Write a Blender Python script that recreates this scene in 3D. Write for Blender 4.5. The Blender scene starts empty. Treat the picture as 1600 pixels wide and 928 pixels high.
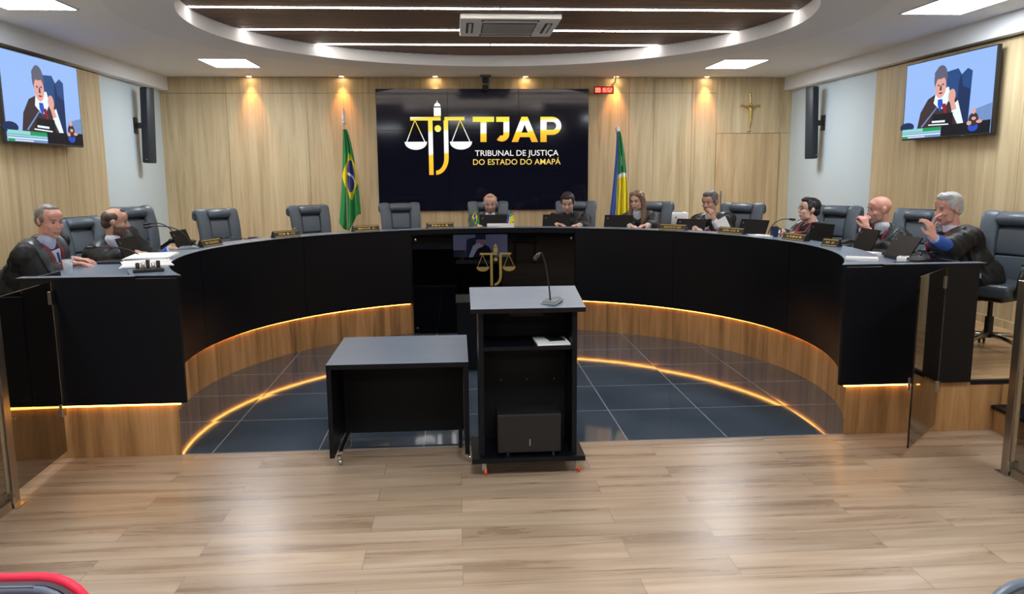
import bpy, bmesh, math, random
import numpy as np
from mathutils import Vector, Matrix, noise
random.seed(7)
D = bpy.data
SC = bpy.context.scene
COL = SC.collection
PI = math.pi
R_ = math.radians

# ------------------------------------------------------------------ camera
FOC, CX, CY, CAMZ = 1230.0, 800.0, 464.0, 1.75
def _n(v): return v/np.linalg.norm(v)
_dy = _n(np.array([(712-CX)/FOC, -(270-CY)/FOC, -1.0]))
_a = (857-CX)/FOC
_b = (-(_dy[0]*_a)+_dy[2])/_dy[1]
_up = -_n(np.array([_a, _b, -1.0]))
_xr = np.cross(_dy, _up)
RW = np.stack([_xr, _dy, _up], 1)            # world -> camera axes
cam = D.objects.new('camera', D.cameras.new('camera')); COL.objects.link(cam)
cam.data.sensor_width = 36; cam.data.lens = 36*FOC/1600
cam.data.clip_start = .05; cam.data.clip_end = 60
_m = Matrix([list(map(float, r)) for r in RW.T]).to_4x4(); _m.translation = (0, 0, CAMZ)
cam.matrix_world = _m
SC.camera = cam
def _ray(u, v): return RW.T @ np.array([(u-CX)/FOC, -(v-CY)/FOC, -1.0])
def on_y(u, v, y): d = _ray(u, v); return Vector(d*(y/d[1])+np.array([0, 0, CAMZ]))
def on_x(u, v, x): d = _ray(u, v); return Vector(d*(x/d[0])+np.array([0, 0, CAMZ]))
def on_z(u, v, z): d = _ray(u, v); return Vector(d*((z-CAMZ)/d[2])+np.array([0, 0, CAMZ]))
C0 = (.40, 6.22)
def on_r(u, v, r):
    d = _ray(u, v); a = d[0]**2+d[1]**2; b = -2*(C0[0]*d[0]+C0[1]*d[1]); c = C0[0]**2+C0[1]**2-r*r
    t = (-b+math.sqrt(b*b-4*a*c))/(2*a)
    return Vector(d*t+np.array([0, 0, CAMZ]))

# ------------------------------------------------------------------ view, world
SC.view_settings.view_transform = 'Standard'; SC.view_settings.look = 'None'
SC.view_settings.gamma = 1; SC.view_settings.use_curve_mapping = False
SC.view_settings.exposure = 0.22
w = D.worlds.new('world'); SC.world = w; w.use_nodes = True
w.node_tree.nodes['Background'].inputs[0].default_value = (.8, .88, 1, 1)
w.node_tree.nodes['Background'].inputs[1].default_value = .3

# ------------------------------------------------------------------ materials
MATS = {}
def lin(c):
    return tuple(((x/255)/12.92 if x/255 <= .04045 else ((x/255+.055)/1.055)**2.4) for x in c)
def mat(name, rgb, rough=.5, metal=0, emis=None, es=0, bump=0, bscale=40, coat=0, spec=.5, trans=0, alpha=1, vary=0, vscale=6, sheen=0, vstretch=(1, 1, 1)):
    if name in MATS: return MATS[name]
    m = D.materials.new(name); m.use_nodes = True; nt = m.node_tree; b = nt.nodes['Principled BSDF']
    c = lin(rgb)+(1,)
    b.inputs['Base Color'].default_value = c; b.inputs['Roughness'].default_value = rough
    b.inputs['Metallic'].default_value = metal; b.inputs['Specular IOR Level'].default_value = spec
    b.inputs['Coat Weight'].default_value = coat; b.inputs['Transmission Weight'].default_value = trans
    b.inputs['Sheen Weight'].default_value = sheen
    if emis: b.inputs['Emission Color'].default_value = lin(emis)+(1,); b.inputs['Emission Strength'].default_value = es
    if bump or vary:
        tc = nt.nodes.new('ShaderNodeTexCoord'); mp = nt.nodes.new('ShaderNodeMapping'); mp.inputs['Scale'].default_value = vstretch
        nt.links.new(tc.outputs['Object'], mp.inputs[0])
    if vary:
        n = nt.nodes.new('ShaderNodeTexNoise'); n.inputs['Scale'].default_value = vscale; n.inputs['Detail'].default_value = 4
        nt.links.new(mp.outputs[0], n.inputs['Vector'])
        mx = nt.nodes.new('ShaderNodeMixRGB'); mx.inputs[1].default_value = tuple(x*(1-vary) for x in c[:3])+(1,)
        mx.inputs[2].default_value = tuple(min(1, x*(1+vary)) for x in c[:3])+(1,)
        nt.links.new(n.outputs[0], mx.inputs[0]); nt.links.new(mx.outputs[0], b.inputs['Base Color'])
    if bump:
        n2 = nt.nodes.new('ShaderNodeTexNoise'); n2.inputs['Scale'].default_value = bscale; n2.inputs['Detail'].default_value = 3
        nt.links.new(mp.outputs[0], n2.inputs['Vector'])
        bp = nt.nodes.new('ShaderNodeBump'); bp.inputs['Strength'].default_value = bump; bp.inputs['Distance'].default_value = .01
        nt.links.new(n2.outputs[0], bp.inputs['Height']); nt.links.new(bp.outputs[0], b.inputs['Normal'])
    MATS[name] = m; return m

def wood(name, c1, c2, c3, scale, rough=.45, bump=.1, plank=None, coat=0, seed=0.0):
    """grain stretched along the axis whose scale entry is small; plank=(length, width) gives floor boards along x"""
    m = D.materials.new(name); m.use_nodes = True; nt = m.node_tree; L = nt.links.new; b = nt.nodes['Principled BSDF']
    tc = nt.nodes.new('ShaderNodeTexCoord'); mp = nt.nodes.new('ShaderNodeMapping'); mp.inputs['Scale'].default_value = scale
    mp.inputs['Location'].default_value = (seed, seed*1.7, seed*.6)
    vec = tc.outputs['Object']
    if plank:
        br = nt.nodes.new('ShaderNodeTexBrick'); br.inputs['Color1'].default_value = (0, 0, 0, 1); br.inputs['Color2'].default_value = (1, 1, 1, 1)
        br.inputs['Mortar'].default_value = (.5, .5, .5, 1); br.inputs['Scale'].default_value = 1; br.inputs['Brick Width'].default_value = plank[0]
        br.inputs['Row Height'].default_value = plank[1]; br.inputs['Mortar Size'].default_value = .0012; br.inputs['Bias'].default_value = 0; br.offset = .37; br.offset_frequency = 2
        L(vec, br.inputs['Vector'])
        ml = nt.nodes.new('ShaderNodeVectorMath'); ml.operation = 'SCALE'; ml.inputs['Scale'].default_value = 7.3
        L(br.outputs['Color'], ml.inputs[0])
        ad = nt.nodes.new('ShaderNodeVectorMath'); ad.operation = 'ADD'; L(vec, ad.inputs[0]); L(ml.outputs[0], ad.inputs[1]); vec = ad.outputs[0]
    L(vec, mp.inputs[0])
    n1 = nt.nodes.new('ShaderNodeTexNoise'); n1.inputs['Scale'].default_value = 1; n1.inputs['Detail'].default_value = 8; n1.inputs['Roughness'].default_value = .62; n1.inputs['Distortion'].default_value = .6
    L(mp.outputs[0], n1.inputs['Vector'])
    cr = nt.nodes.new('ShaderNodeValToRGB'); e = cr.color_ramp.elements
    e[0].position = .32; e[0].color = lin(c1)+(1,); e[1].position = .7; e[1].color = lin(c3)+(1,); k = e.new(.5); k.color = lin(c2)+(1,)
    L(n1.outputs[0], cr.inputs[0]); col = cr.outputs[0]
    if plank:
        mx = nt.nodes.new('ShaderNodeMixRGB'); mx.blend_type = 'MULTIPLY'; mx.inputs[0].default_value = 1
        r2 = nt.nodes.new('ShaderNodeMapRange'); r2.inputs['To Min'].default_value = .86; r2.inputs['To Max'].default_value = 1.1
        L(br.outputs['Color'], r2.inputs[0]); L(col, mx.inputs[1]); L(r2.outputs[0], mx.inputs[2])
        m2 = nt.nodes.new('ShaderNodeMixRGB'); m2.inputs[2].default_value = lin(tuple(x*.7 for x in c1))+(1,)
        L(br.outputs['Fac'], m2.inputs[0]); L(mx.outputs[0], m2.inputs[1]); col = m2.outputs[0]
    L(col, b.inputs['Base Color']); b.inputs['Roughness'].default_value = rough; b.inputs['Coat Weight'].default_value = coat
    rr = nt.nodes.new('ShaderNodeMapRange'); rr.inputs['To Min'].default_value = rough*.85; rr.inputs['To Max'].default_value = rough*1.25
    L(n1.outputs[0], rr.inputs[0]); L(rr.outputs[0], b.inputs['Roughness'])
    bp = nt.nodes.new('ShaderNodeBump'); bp.inputs['Strength'].default_value = bump; bp.inputs['Distance'].default_value = .004
    L(n1.outputs[0], bp.inputs['Height']); L(bp.outputs[0], b.inputs['Normal'])
    MATS[name] = m; return m

M_floor = wood('floor_oak', (136, 114, 93), (165, 143, 120), (186, 167, 146), (.7, 10, 10), rough=.27, bump=.05, plank=(1.22, .185))
M_wall = wood('wall_oak', (172, 153, 117), (193, 175, 138), (208, 193, 158), (13, 13, .7), rough=.5, bump=.04)
M_riser = wood('riser_oak', (112, 78, 44), (164, 122, 76), (196, 152, 104), (9, 9, .5), rough=.45, bump=.05, seed=4)
M_slat = wood('slat_walnut', (84, 64, 56), (112, 88, 76), (134, 108, 96), (.8, 30, 30), rough=.5, bump=.05)
M_white = mat('white_plaster', (222, 227, 232), .8)
M_ring = mat('ring_plaster', (216, 221, 228), .8)
M_bluew = mat('pale_blue_wall', (196, 212, 220), .75)
M_black = mat('black_laminate', (7, 10, 17), .36, bump=.04, bscale=120, spec=.28)
M_blackm = mat('black_matt', (16, 16, 18), .6, spec=.3)
M_top = mat('desktop_painted_sheen', (118, 134, 154), .25, bump=.06, bscale=150, vary=.1, vscale=3, vstretch=(1, 14, 14))  # pale blue-grey base paints in the ceiling light reflected by the tops
M_led = mat('warm_led', (255, 200, 110), .5, emis=(255, 180, 80), es=9)
M_strip = mat('white_led', (255, 255, 255), .5, emis=(255, 240, 226), es=26)
M_panel = mat('panel_light', (255, 255, 255), .5, emis=(246, 250, 255), es=28)
M_chrome = mat('chrome', (200, 200, 200), .15, metal=1)
M_steel = mat('brushed_steel', (176, 168, 156), .32, metal=1, bump=.05, bscale=80, vstretch=(1, 1, .05))
M_leather = mat('grey_leather', (84, 96, 108), .42, bump=.12, bscale=90, spec=.5)
M_leatherd = mat('dark_leather', (54, 62, 70), .42, bump=.1, bscale=90)
M_plastic = mat('black_plastic', (24, 25, 27), .4)
M_plasticg = mat('grey_plastic', (120, 122, 124), .4)
M_brass = mat('brass', (222, 196, 122), .35, metal=1)
M_paper = mat('white_paper', (232, 234, 236), .7)
M_gold = mat('gold_lettering', (226, 190, 92), .4, emis=(226, 190, 92), es=.12)
M_robe = mat('robe_black', (16, 17, 21), .56, bump=.3, bscale=30, spec=.35, vstretch=(1, 1, .35))
M_cape = mat('robe_satin', (50, 56, 62), .4, bump=.1, bscale=20)
M_lapel = mat('robe_satin_red', (128, 22, 42), .5)
M_shirt = mat('shirt_white', (206, 212, 226), .6)
M_shirtb = mat('shirt_blue', (44, 88, 176), .6, vary=.08)
M_suit = mat('suit_grey', (72, 74, 78), .65, bump=.15, bscale=30)
M_tie = mat('tie_navy', (26, 44, 84), .45)
M_tieb = mat('tie_blue', (40, 96, 200), .45)

# ------------------------------------------------------------------ mesh helpers
def link(name, me, m=None, parent=None, smooth=False):
    o = D.objects.new(name, me); COL.objects.link(o)
    if m is not None:
        for x in (m if isinstance(m, (list, tuple)) else [m]): me.materials.append(x)
    if parent is not None: o.parent = parent
    if smooth:
        me.polygons.foreach_set('use_smooth', [True]*len(me.polygons))
    return o
def build(name, bm, m=None, parent=None, smooth=False, autos=None):
    me = D.meshes.new(name); bmesh.ops.recalc_face_normals(bm, faces=bm.faces[:]) ; bm.to_mesh(me); bm.free()
    o = link(name, me, m, parent, smooth)
    if autos is not None:
        me.polygons.foreach_set('use_smooth', [True]*len(me.polygons)); me.set_sharp_from_angle(angle=R_(autos))
    return o
def NB(): return bmesh.new()
def box(bm, lo, hi, M=None, bev=0, seg=2, mi=0):
    r = bmesh.ops.create_cube(bm, size=1)
    vs = r['verts']; lo = Vector(lo); hi = Vector(hi)
    for v in vs: v.co = Vector((lo[i]+(v.co[i]+.5)*(hi[i]-lo[i]) for i in range(3)))
    fs = list({f for v in vs for f in v.link_faces})
    if bev:
        es = list({e for v in vs for e in v.link_edges})
        rb = bmesh.ops.bevel(bm, geom=es, offset=bev, segments=seg, affect='EDGES', profile=.5)
        vs = list({v for f in rb['faces'] for v in f.verts} | {v for v in vs if v.is_valid})
        fs = list({f for v in vs for f in v.link_faces})
    for f in fs: f.material_index = mi
    if M is not None:
        for v in vs: v.co = M @ v.co
    return vs
def prism(bm, pts, z0, z1, M=None, mi=0):
    b = [bm.verts.new((p[0], p[1], z0)) for p in pts]; t = [bm.verts.new((p[0], p[1], z1)) for p in pts]
    n = len(pts); fs = [bm.faces.new(b[::-1]), bm.faces.new(t)]
    for i in range(n): fs.append(bm.faces.new((b[i], b[(i+1) % n], t[(i+1) % n], t[i])))
    for f in fs: f.material_index = mi
    if M is not None:
        for v in b+t: v.co = M @ v.co
    return fs
def frames(path, up=None):
    P = [Vector(p) for p in path]; out = []
    pn = None
    for i, p in enumerate(P):
        t = ((P[min(i+1, len(P)-1)]-P[max(i-1, 0)])).normalized()
        if up is not None: s = t.cross(Vector(up))
        elif pn is None:
            s = t.cross(Vector((0, 0, 1)))
            if s.length < .1: s = t.cross(Vector((1, 0, 0)))
        else: s = pn-t*pn.dot(t)
        s.normalize(); pn = s
        out.append((p, t, s, s.cross(t).normalized()))
    return out
def sweep(bm, path, a, b=None, n=10, up=None, cap=True, mi=0, power=1):
    """elliptic tube: a across, b in the other direction; numbers or lists"""
    F = frames(path, up); k = len(F); b = a if b is None else b
    A = a if isinstance(a, (list, tuple)) else [a]*k; B = b if isinstance(b, (list, tuple)) else [b]*k
    rings = []
    for i, (p, t, s, u) in enumerate(F):
        ring = []
        for j in range(n):
            th = 2*PI*j/n; c, d = math.cos(th), math.sin(th)
            if power != 1: c = math.copysign(abs(c)**power, c); d = math.copysign(abs(d)**power, d)
            ring.append(bm.verts.new(p+s*(A[i]*c)+u*(B[i]*d)))
        rings.append(ring)
    fs = []
    for i in range(k-1):
        for j in range(n): fs.append(bm.faces.new((rings[i][j], rings[i][(j+1) % n], rings[i+1][(j+1) % n], rings[i+1][j])))
    if cap: fs.append(bm.faces.new(rings[0][::-1])); fs.append(bm.faces.new(rings[-1]))
    for f in fs: f.material_index = mi
    return rings
def lathe(bm, prof, c=(0, 0, 0), n=20, M=None, mi=0):
    rings = []
    for r, z in prof:
        rings.append([bm.verts.new(Vector((c[0]+r*math.cos(2*PI*j/n), c[1]+r*math.sin(2*PI*j/n), c[2]+z))) for j in range(n)])
    fs = []
    for i in range(len(rings)-1):
        for j in range(n): fs.append(bm.faces.new((rings[i][j], rings[i][(j+1) % n], rings[i+1][(j+1) % n], rings[i+1][j])))
    fs.append(bm.faces.new(rings[0][::-1])); fs.append(bm.faces.new(rings[-1]))
    for f in fs: f.material_index = mi
    if M is not None:
        for r in rings:
            for v in r: v.co = M @ v.co
def ball(bm, c, r, sub=3, M=None, mi=0):
    r = (r, r, r) if not isinstance(r, (tuple, list)) else r
    m = Matrix.Translation(Vector(c)) @ (M if M is not None else Matrix()) @ Matrix.Diagonal((*r, 1))
    q = bmesh.ops.create_icosphere(bm, subdivisions=sub, radius=1, matrix=m)
    if mi:
        for v in q['verts']:
            for f in v.link_faces: f.material_index = mi
    return q['verts']
def cap(bm, p0, p1, r0, r1):
    p0, p1 = Vector(p0), Vector(p1); ball(bm, p0, r0, 2); ball(bm, p1, r1, 2)
    d = p1-p0; L = d.length
    if L < 1e-5: return
    M = Matrix.Translation((p0+p1)/2) @ d.to_track_quat('Z', 'Y').to_matrix().to_4x4()
    bmesh.ops.create_cone(bm, cap_ends=True, segments=14, radius1=r0, radius2=r1, depth=L, matrix=M)
def blob(name, bm, m, parent, voxel=.008, smooth=3, disp=None, sub=0):
    """fuse everything in bm into one continuous closed surface"""
    me = D.meshes.new('tmp'); bm.to_mesh(me); bm.free(); t = D.objects.new('tmp', me); COL.objects.link(t)
    r = t.modifiers.new('r', 'REMESH'); r.mode = 'VOXEL'; r.voxel_size = voxel
    if smooth:
        s = t.modifiers.new('s', 'SMOOTH'); s.factor = .5; s.iterations = smooth
    dg = bpy.context.evaluated_depsgraph_get(); dg.update()
    ne = D.meshes.new_from_object(t.evaluated_get(dg)); ne.name = name
    D.objects.remove(t); D.meshes.remove(me); ne.materials.clear()
    if disp:
        n = len(ne.vertices); co = np.empty(n*3, 'f'); no = np.empty(n*3, 'f')
        ne.vertices.foreach_get('co', co); ne.vertices.foreach_get('normal', no)
        co = co.reshape(-1, 3); no = no.reshape(-1, 3)
        co += no*disp(co)[:, None]
        ne.vertices.foreach_set('co', co.ravel().astype('f')); ne.update()
    return link(name, ne, m, parent, True)
def top_edge(o, keep=0):
    """upward faces keep the tone with reflected ceiling light painted in, edges and underside take black laminate"""
    for p in o.data.polygons: p.material_index = 0 if p.normal.z > .7 else 1
    return o
def tag(o, label=None, cat=None, group=None, kind=None):
    if label: o['label'] = label
    if cat: o['category'] = cat
    if group: o['group'] = group
    if kind: o['kind'] = kind
    return o
def thing(name, label, cat, loc=(0, 0, 0), rz=0, group=None):
    o = D.objects.new(name, None); COL.objects.link(o); o.location = loc; o.rotation_euler = (0, 0, rz); o.empty_display_size = .1
    return tag(o, label, cat, group)
def struct(name, bm, m, parent=None, **k):
    o = build(name, bm, m, parent, **k)
    if parent is None: o['kind'] = 'structure'
    return o
def kids(o): return [c for c in D.objects if c.parent == o]
def copy_tree(o, parent=None):
    c = o.copy(); COL.objects.link(c)
    if parent is not None: c.parent = parent
    for ch in kids(o): copy_tree(ch, c)
    return c
def XY(x, y, z=0): return Vector((x, y, z))

# ------------------------------------------------------------------ room numbers
XL, XR, YB, YF = -4.05, 4.90, 11.45, -4.5
ZC, ZS, ZP = 3.08, 2.895, .345           # ceiling, soffit underside, platform
RI, RO, YC, ZT = 2.48, 3.32, 4.90, 1.146  # bench: inner, outer radius, front cut, top height
OC = (.42, 7.43); ORI, ORO = 2.72, 3.23  # ceiling opening / ring

def arc(r, a0, a1, n, c=C0):
    return [(c[0]+r*math.sin(a0+(a1-a0)*i/n), c[1]+r*math.cos(a0+(a1-a0)*i/n)) for i in range(n+1)]
def acut(r, y=YC, c=C0): return PI/2+math.asin(max(-1, min(1, (c[1]-y)/r)))   # angle from +Y where the circle meets y

# floor: wood in front, dark tiles within the horseshoe, raised wooden platform outside it
bm = NB(); box(bm, (XL-.1, YF-.1, -.12), (XR+.1, YB+.1, 0)); struct('floor', bm, M_floor)

def tile_mat():
    m = D.materials.new('floor_tile'); m.use_nodes = True; nt = m.node_tree; L = nt.links.new; b = nt.nodes['Principled BSDF']
    tc = nt.nodes.new('ShaderNodeTexCoord'); mp = nt.nodes.new('ShaderNodeMapping')
    TS = .668; mp.inputs['Location'].default_value = (-.43, -4.90, 0)
    L(tc.outputs['Object'], mp.inputs[0])
    br = nt.nodes.new('ShaderNodeTexBrick'); br.offset = 0; br.inputs['Scale'].default_value = 1; br.inputs['Brick Width'].default_value = TS; br.inputs['Row Height'].default_value = TS
    br.inputs['Mortar Size'].default_value = .004; br.inputs['Color1'].default_value = (0, 0, 0, 1); br.inputs['Color2'].default_value = (1, 1, 1, 1); br.inputs['Mortar Smooth'].default_value = 0
    L(mp.outputs[0], br.inputs['Vector'])
    n = nt.nodes.new('ShaderNodeTexNoise'); n.inputs['Scale'].default_value = 1.6; n.inputs['Detail'].default_value = 5; L(mp.outputs[0], n.inputs['Vector'])
    cr = nt.nodes.new('ShaderNodeValToRGB'); e = cr.color_ramp.elements; e[0].position = .35; e[0].color = lin((56, 68, 82))+(1,); e[1].position = .7; e[1].color = lin((76, 88, 102))+(1,)
    L(n.outputs[0], cr.inputs[0])
    mx = nt.nodes.new('ShaderNodeMixRGB'); mx.inputs[2].default_value = lin((150, 152, 156))+(1,); L(br.outputs['Fac'], mx.inputs[0]); L(cr.outputs[0], mx.inputs[1]); L(mx.outputs[0], b.inputs['Base Color'])
    b.inputs['Roughness'].default_value = .06; b.inputs['IOR'].default_value = 1.6; b.inputs['Specular IOR Level'].default_value = .8
    # each tile is laid a touch out of true: tilt the normal by a per-tile random amount
    wn = nt.nodes.new('ShaderNodeTexWhiteNoise'); sn = nt.nodes.new('ShaderNodeVectorMath'); sn.operation = 'SNAP'; sn.inputs[1].default_value = (TS, TS, 1)
    L(mp.outputs[0], sn.inputs[0]); L(sn.outputs[0], wn.inputs['Vector'])
    sb = nt.nodes.new('ShaderNodeVectorMath'); sb.operation = 'SUBTRACT'; sb.inputs[1].default_value = (.5, .5, .5); L(wn.outputs['Color'], sb.inputs[0])
    sc = nt.nodes.new('ShaderNodeVectorMath'); sc.operation = 'MULTIPLY'; sc.inputs[1].default_value = (.022, .022, 0); L(sb.outputs[0], sc.inputs[0])
    n3 = nt.nodes.new('ShaderNodeTexNoise'); n3.inputs['Scale'].default_value = 9; L(tc.outputs['Object'], n3.inputs['Vector'])
    bp = nt.nodes.new('ShaderNodeBump'); bp.inputs['Strength'].default_value = .012; bp.inputs['Distance'].default_value = .01; L(n3.outputs[0], bp.inputs['Height'])
    ad = nt.nodes.new('ShaderNodeVectorMath'); L(bp.outputs[0], ad.inputs[0]); L(sc.outputs[0], ad.inputs[1])
    nm = nt.nodes.new('ShaderNodeVectorMath'); nm.operation = 'NORMALIZE'; L(ad.outputs[0], nm.inputs[0]); L(nm.outputs[0], b.inputs['Normal'])
    return m
RP = RI+.05
bm = NB(); a = acut(RP+.02, YC); prism(bm, arc(RP+.02, -a, a, 64), .0005, .004); struct('floor_tiles', bm, tile_mat())
bm = NB(); a = acut(RP, YC)
prism(bm, [(XL, YC)]+arc(RP, -a, a, 96)+[(XR, YC), (XR, YB), (XL, YB)], .001, ZP)
bm.normal_update()
for f in bm.faces: f.material_index = 0 if abs(f.normal.z) > .5 else 1
M_plat = wood('platform_oak', (150, 112, 74), (186, 150, 110), (208, 178, 138), (1.3, 13, 13), rough=.34, bump=.05, plank=(1.22, .185), seed=2)
o = struct('floor_platform', bm, [M_plat, M_riser])
bm = NB(); box(bm, (3.42, YC-.006, ZP-.022), (XR, YC+.03, ZP+.004)); box(bm, (XL, YC-.006, ZP-.022), (-2.86, YC+.03, ZP+.004)); struct('trim_1', bm, M_blackm)
# side step up to the platform at the right
bm = NB(); box(bm, (3.60, 4.52, 0), (XR, YC-.01, .155)); box(bm, (3.575, 4.50, .155), (XR, YC-.008, .178), mi=1)
struct('floor_step', bm, [M_riser, M_blackm])

# walls
def panelled(name, axis, pos, spans, z0, z1, zs, m, depth=.02, inward=1):
    bm = NB()
    for a0, a1 in spans:
        for b0, b1 in zs:
            g = .0022
            if axis == 'y': box(bm, (a0+g, pos-depth, b0+g), (a1-g, pos, b1-g), mi=0)
            else: box(bm, (min(pos, pos+depth*inward), a0+g, b0+g), (max(pos, pos+depth*inward), a1-g, b1-g), mi=0)
    return bm
xs = [XL, -3.3, -2.2, -1.115]
bm = NB(); box(bm, (XL-.1, YB, -.1), (XR+.1, YB+.1, ZC+.3), mi=1)
def pan(x0, x1, z0, z1): box(bm, (x0+.0022, YB-.02, z0+.0022), (x1-.0022, YB+.001, z1-.0022), mi=0)
ZM = 2.86
cols = [XL, -3.15, -2.05, -1.0, .4, 1.8, 2.5, 2.86, 3.42, 3.785]
for i in range(len(cols)-1):
    pan(cols[i], cols[i+1], 0, ZM); pan(cols[i], cols[i+1], ZM, ZC)
pan(3.785, XR, 2.29, ZC); pan(4.74, XR, 0, 2.29)
struct('wall_back', bm, [M_wall, mat('groove', (120, 96, 66), .8)])
bm = NB(); box(bm, (3.790, YB-.022, ZP), (4.735, YB-.001, 2.285), bev=.002); d = struct('door_1', bm, wood('door_oak', (172, 146, 106), (192, 166, 126), (206, 184, 146), (13, 13, .7), seed=9))
bm = NB(); sweep(bm, [(3.865, YB-.085, 1.02), (3.865, YB-.085, 1.46)], .012); box(bm, (3.858, YB-.085, 1.08), (3.872, YB-.02, 1.1)); box(bm, (3.858, YB-.085, 1.38), (3.872, YB-.02, 1.4))
build('door_handle', bm, M_chrome, d)

def side_wall(name, X, s, ysplit, yend):
    bm = NB(); box(bm, (min(X, X-s*.1), YF-.1, -.1), (max(X, X-s*.1), YB+.1, ZC+.3), mi=1)
    edges = [YF, -2.8, -1.4, 0, 1.4, 2.8, 4.2, 5.6, 6.6, 7.6, 8.6, ysplit]
    edges = sorted(set([e for e in edges if e <= ysplit]))
    for i in range(len(edges)-1):
        y0, y1 = edges[i]+.0022, edges[i+1]-.0022
        if y1-y0 < .05: continue
        box(bm, (min(X, X+s*.03), y0, 0), (max(X, X+s*.03), y1, ZS-.012), mi=0)
    box(bm, (min(X, X+s*.008), ysplit, 0), (max(X, X+s*.008), YB, ZS+.1), mi=2)
    return struct(name, bm, [M_wall, MATS['groove'], M_bluew])
side_wall('wall_left', XL, 1, 9.52, YB)
side_wall('wall_right', XR, -1, 9.06, YB)
bm = NB(); box(bm, (XL-.1, YF-.1, -.1), (XR+.1, YF, ZC+.3)); struct('wall_front', bm, mat('dark_panelling', (58, 56, 58), .7))
bm = NB(); box(bm, (XR-.045, YC, ZP), (XR-.029, 9.06, ZP+.07)); struct('baseboard_right', bm, M_wall)
bm = NB(); box(bm, (XL+.029, YC, ZP), (XL+.045, 9.52, ZP+.07)); struct('baseboard_left', bm, M_wall)
bm = NB(); box(bm, (XL, YB-.036, ZP), (3.785, YB-.02, ZP+.07)); struct('baseboard_back', bm, M_wall)
# soffits along the side walls
bm = NB(); box(bm, (XL, YF, ZS), (XL+.13, YB-.02, ZC)); struct('trim_2', bm, M_white)
bm = NB(); box(bm, (XR-.13, YF, ZS), (XR, YB-.02, ZC)); struct('trim_3', bm, M_white)

# ceiling with a round opening, a dropped ring round it and a slatted wooden field inside
def annulus(bm, outer, inner, z):
    vo = [bm.verts.new((p[0], p[1], z)) for p in outer]; vi = [bm.verts.new((p[0], p[1], z)) for p in inner]
    n = len(vi); m = len(vo)
    es = [bm.edges.new((vo[i], vo[(i+1) % m])) for i in range(m)]+[bm.edges.new((vi[i], vi[(i+1) % n])) for i in range(n)]
    bmesh.ops.triangle_fill(bm, edges=es, use_beauty=True)
    return vo, vi
def circle(r, n=120, c=OC): return [(c[0]+r*math.cos(2*PI*i/n), c[1]+r*math.sin(2*PI*i/n)) for i in range(n)]
bm = NB(); annulus(bm, [(XL-.1, YF-.1), (XR+.1, YF-.1), (XR+.1, YB+.1), (XL-.1, YB+.1)], circle(ORI), ZC)
struct('ceiling', bm, M_white)
bm = NB(); n = 120
o0, i0 = circle(ORO), circle(ORI)
vv = [[bm.verts.new((*p, z)) for p in pts] for pts, z in ((o0, ZC), (o0, ZC-.02), (i0, ZC-.02), (i0, 3.36))]
for k in range(3):
    for i in range(n): bm.faces.new((vv[k][i], vv[k][(i+1) % n], vv[k+1][(i+1) % n], vv[k+1][i]))
struct('ceiling_ring', bm, M_ring, smooth=False, autos=30)
bm = NB(); prism(bm, circle(ORI+.02, 90), 3.28, 3.33); struct('ceiling_recess', bm, M_slat)
bm = NB(); strips_y = [5.16, 6.24, 7.32, 8.40, 9.32]
y = OC[1]-ORI+.03
while y < OC[1]+ORI-.03:
    if all(abs(y-s) > .035 for s in strips_y):
        hw = math.sqrt(max(0, ORI**2-(y-OC[1])**2))-.004
        if hw > .05: box(bm, (OC[0]-hw, y-.014, 3.19), (OC[0]+hw, y+.014, 3.28))
    y += .043
struct('ceiling_slats', bm, M_slat)
# ------------------------------------------------------------------ lamps
n_ = 0
names_y = {5.16: 'nearest the room door end', }
strip_lab = ['white linear LED strip in the slatted ceiling nearest the camera, above the frame',
 'white linear LED strip second from the camera in the slatted ceiling, above the frame',
 'longest visible white LED strip, crossing the slats on the near side of the air conditioner',
 'white LED strip in the slatted ceiling running into the far side of the air conditioner',
 'shortest white linear LED strip in the slatted ceiling, nearest the video wall']
for y, lb in zip(strips_y, strip_lab):
    hw = math.sqrt(ORI**2-(y-OC[1])**2)-.012
    t = thing('linear_light', lb, 'ceiling light', (OC[0], y, 3.19), 0, 'linear lights in the slatted ceiling')
    bm = NB(); box(bm, (-hw, -.022, .004), (hw, .022, .09)); build('housing', bm, M_blackm, t)
    ns = max(1, int(hw*2/1.9)); sl = 2*hw/ns
    for i in range(ns):
        bm = NB(); box(bm, (-hw+i*sl+.008, -.018, -.004), (-hw+(i+1)*sl-.008, .018, .004)); build('light_bar', bm, M_strip, t)
def panel_light(x0, x1, y0, y1, lb):
    t = thing('panel_light', lb, 'ceiling light', ((x0+x1)/2, (y0+y1)/2, ZC), 0, 'square panel lights in the ceiling')
    a, b = (x1-x0)/2, (y1-y0)/2
    bm = NB()
    for lo, hi in (((-a, -b, -.008), (a, -b+.015, .0)), ((-a, b-.015, -.008), (a, b, 0)), ((-a, -b+.015, -.008), (-a+.015, b-.015, 0)), ((a-.015, -b+.015, -.008), (a, b-.015, 0))): box(bm, lo, hi)
    build('frame', bm, M_white, t)
    bm = NB(); box(bm, (-a+.015, -b+.015, -.006), (a-.015, b-.015, -.001)); build('diffuser', bm, M_panel, t)
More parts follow.
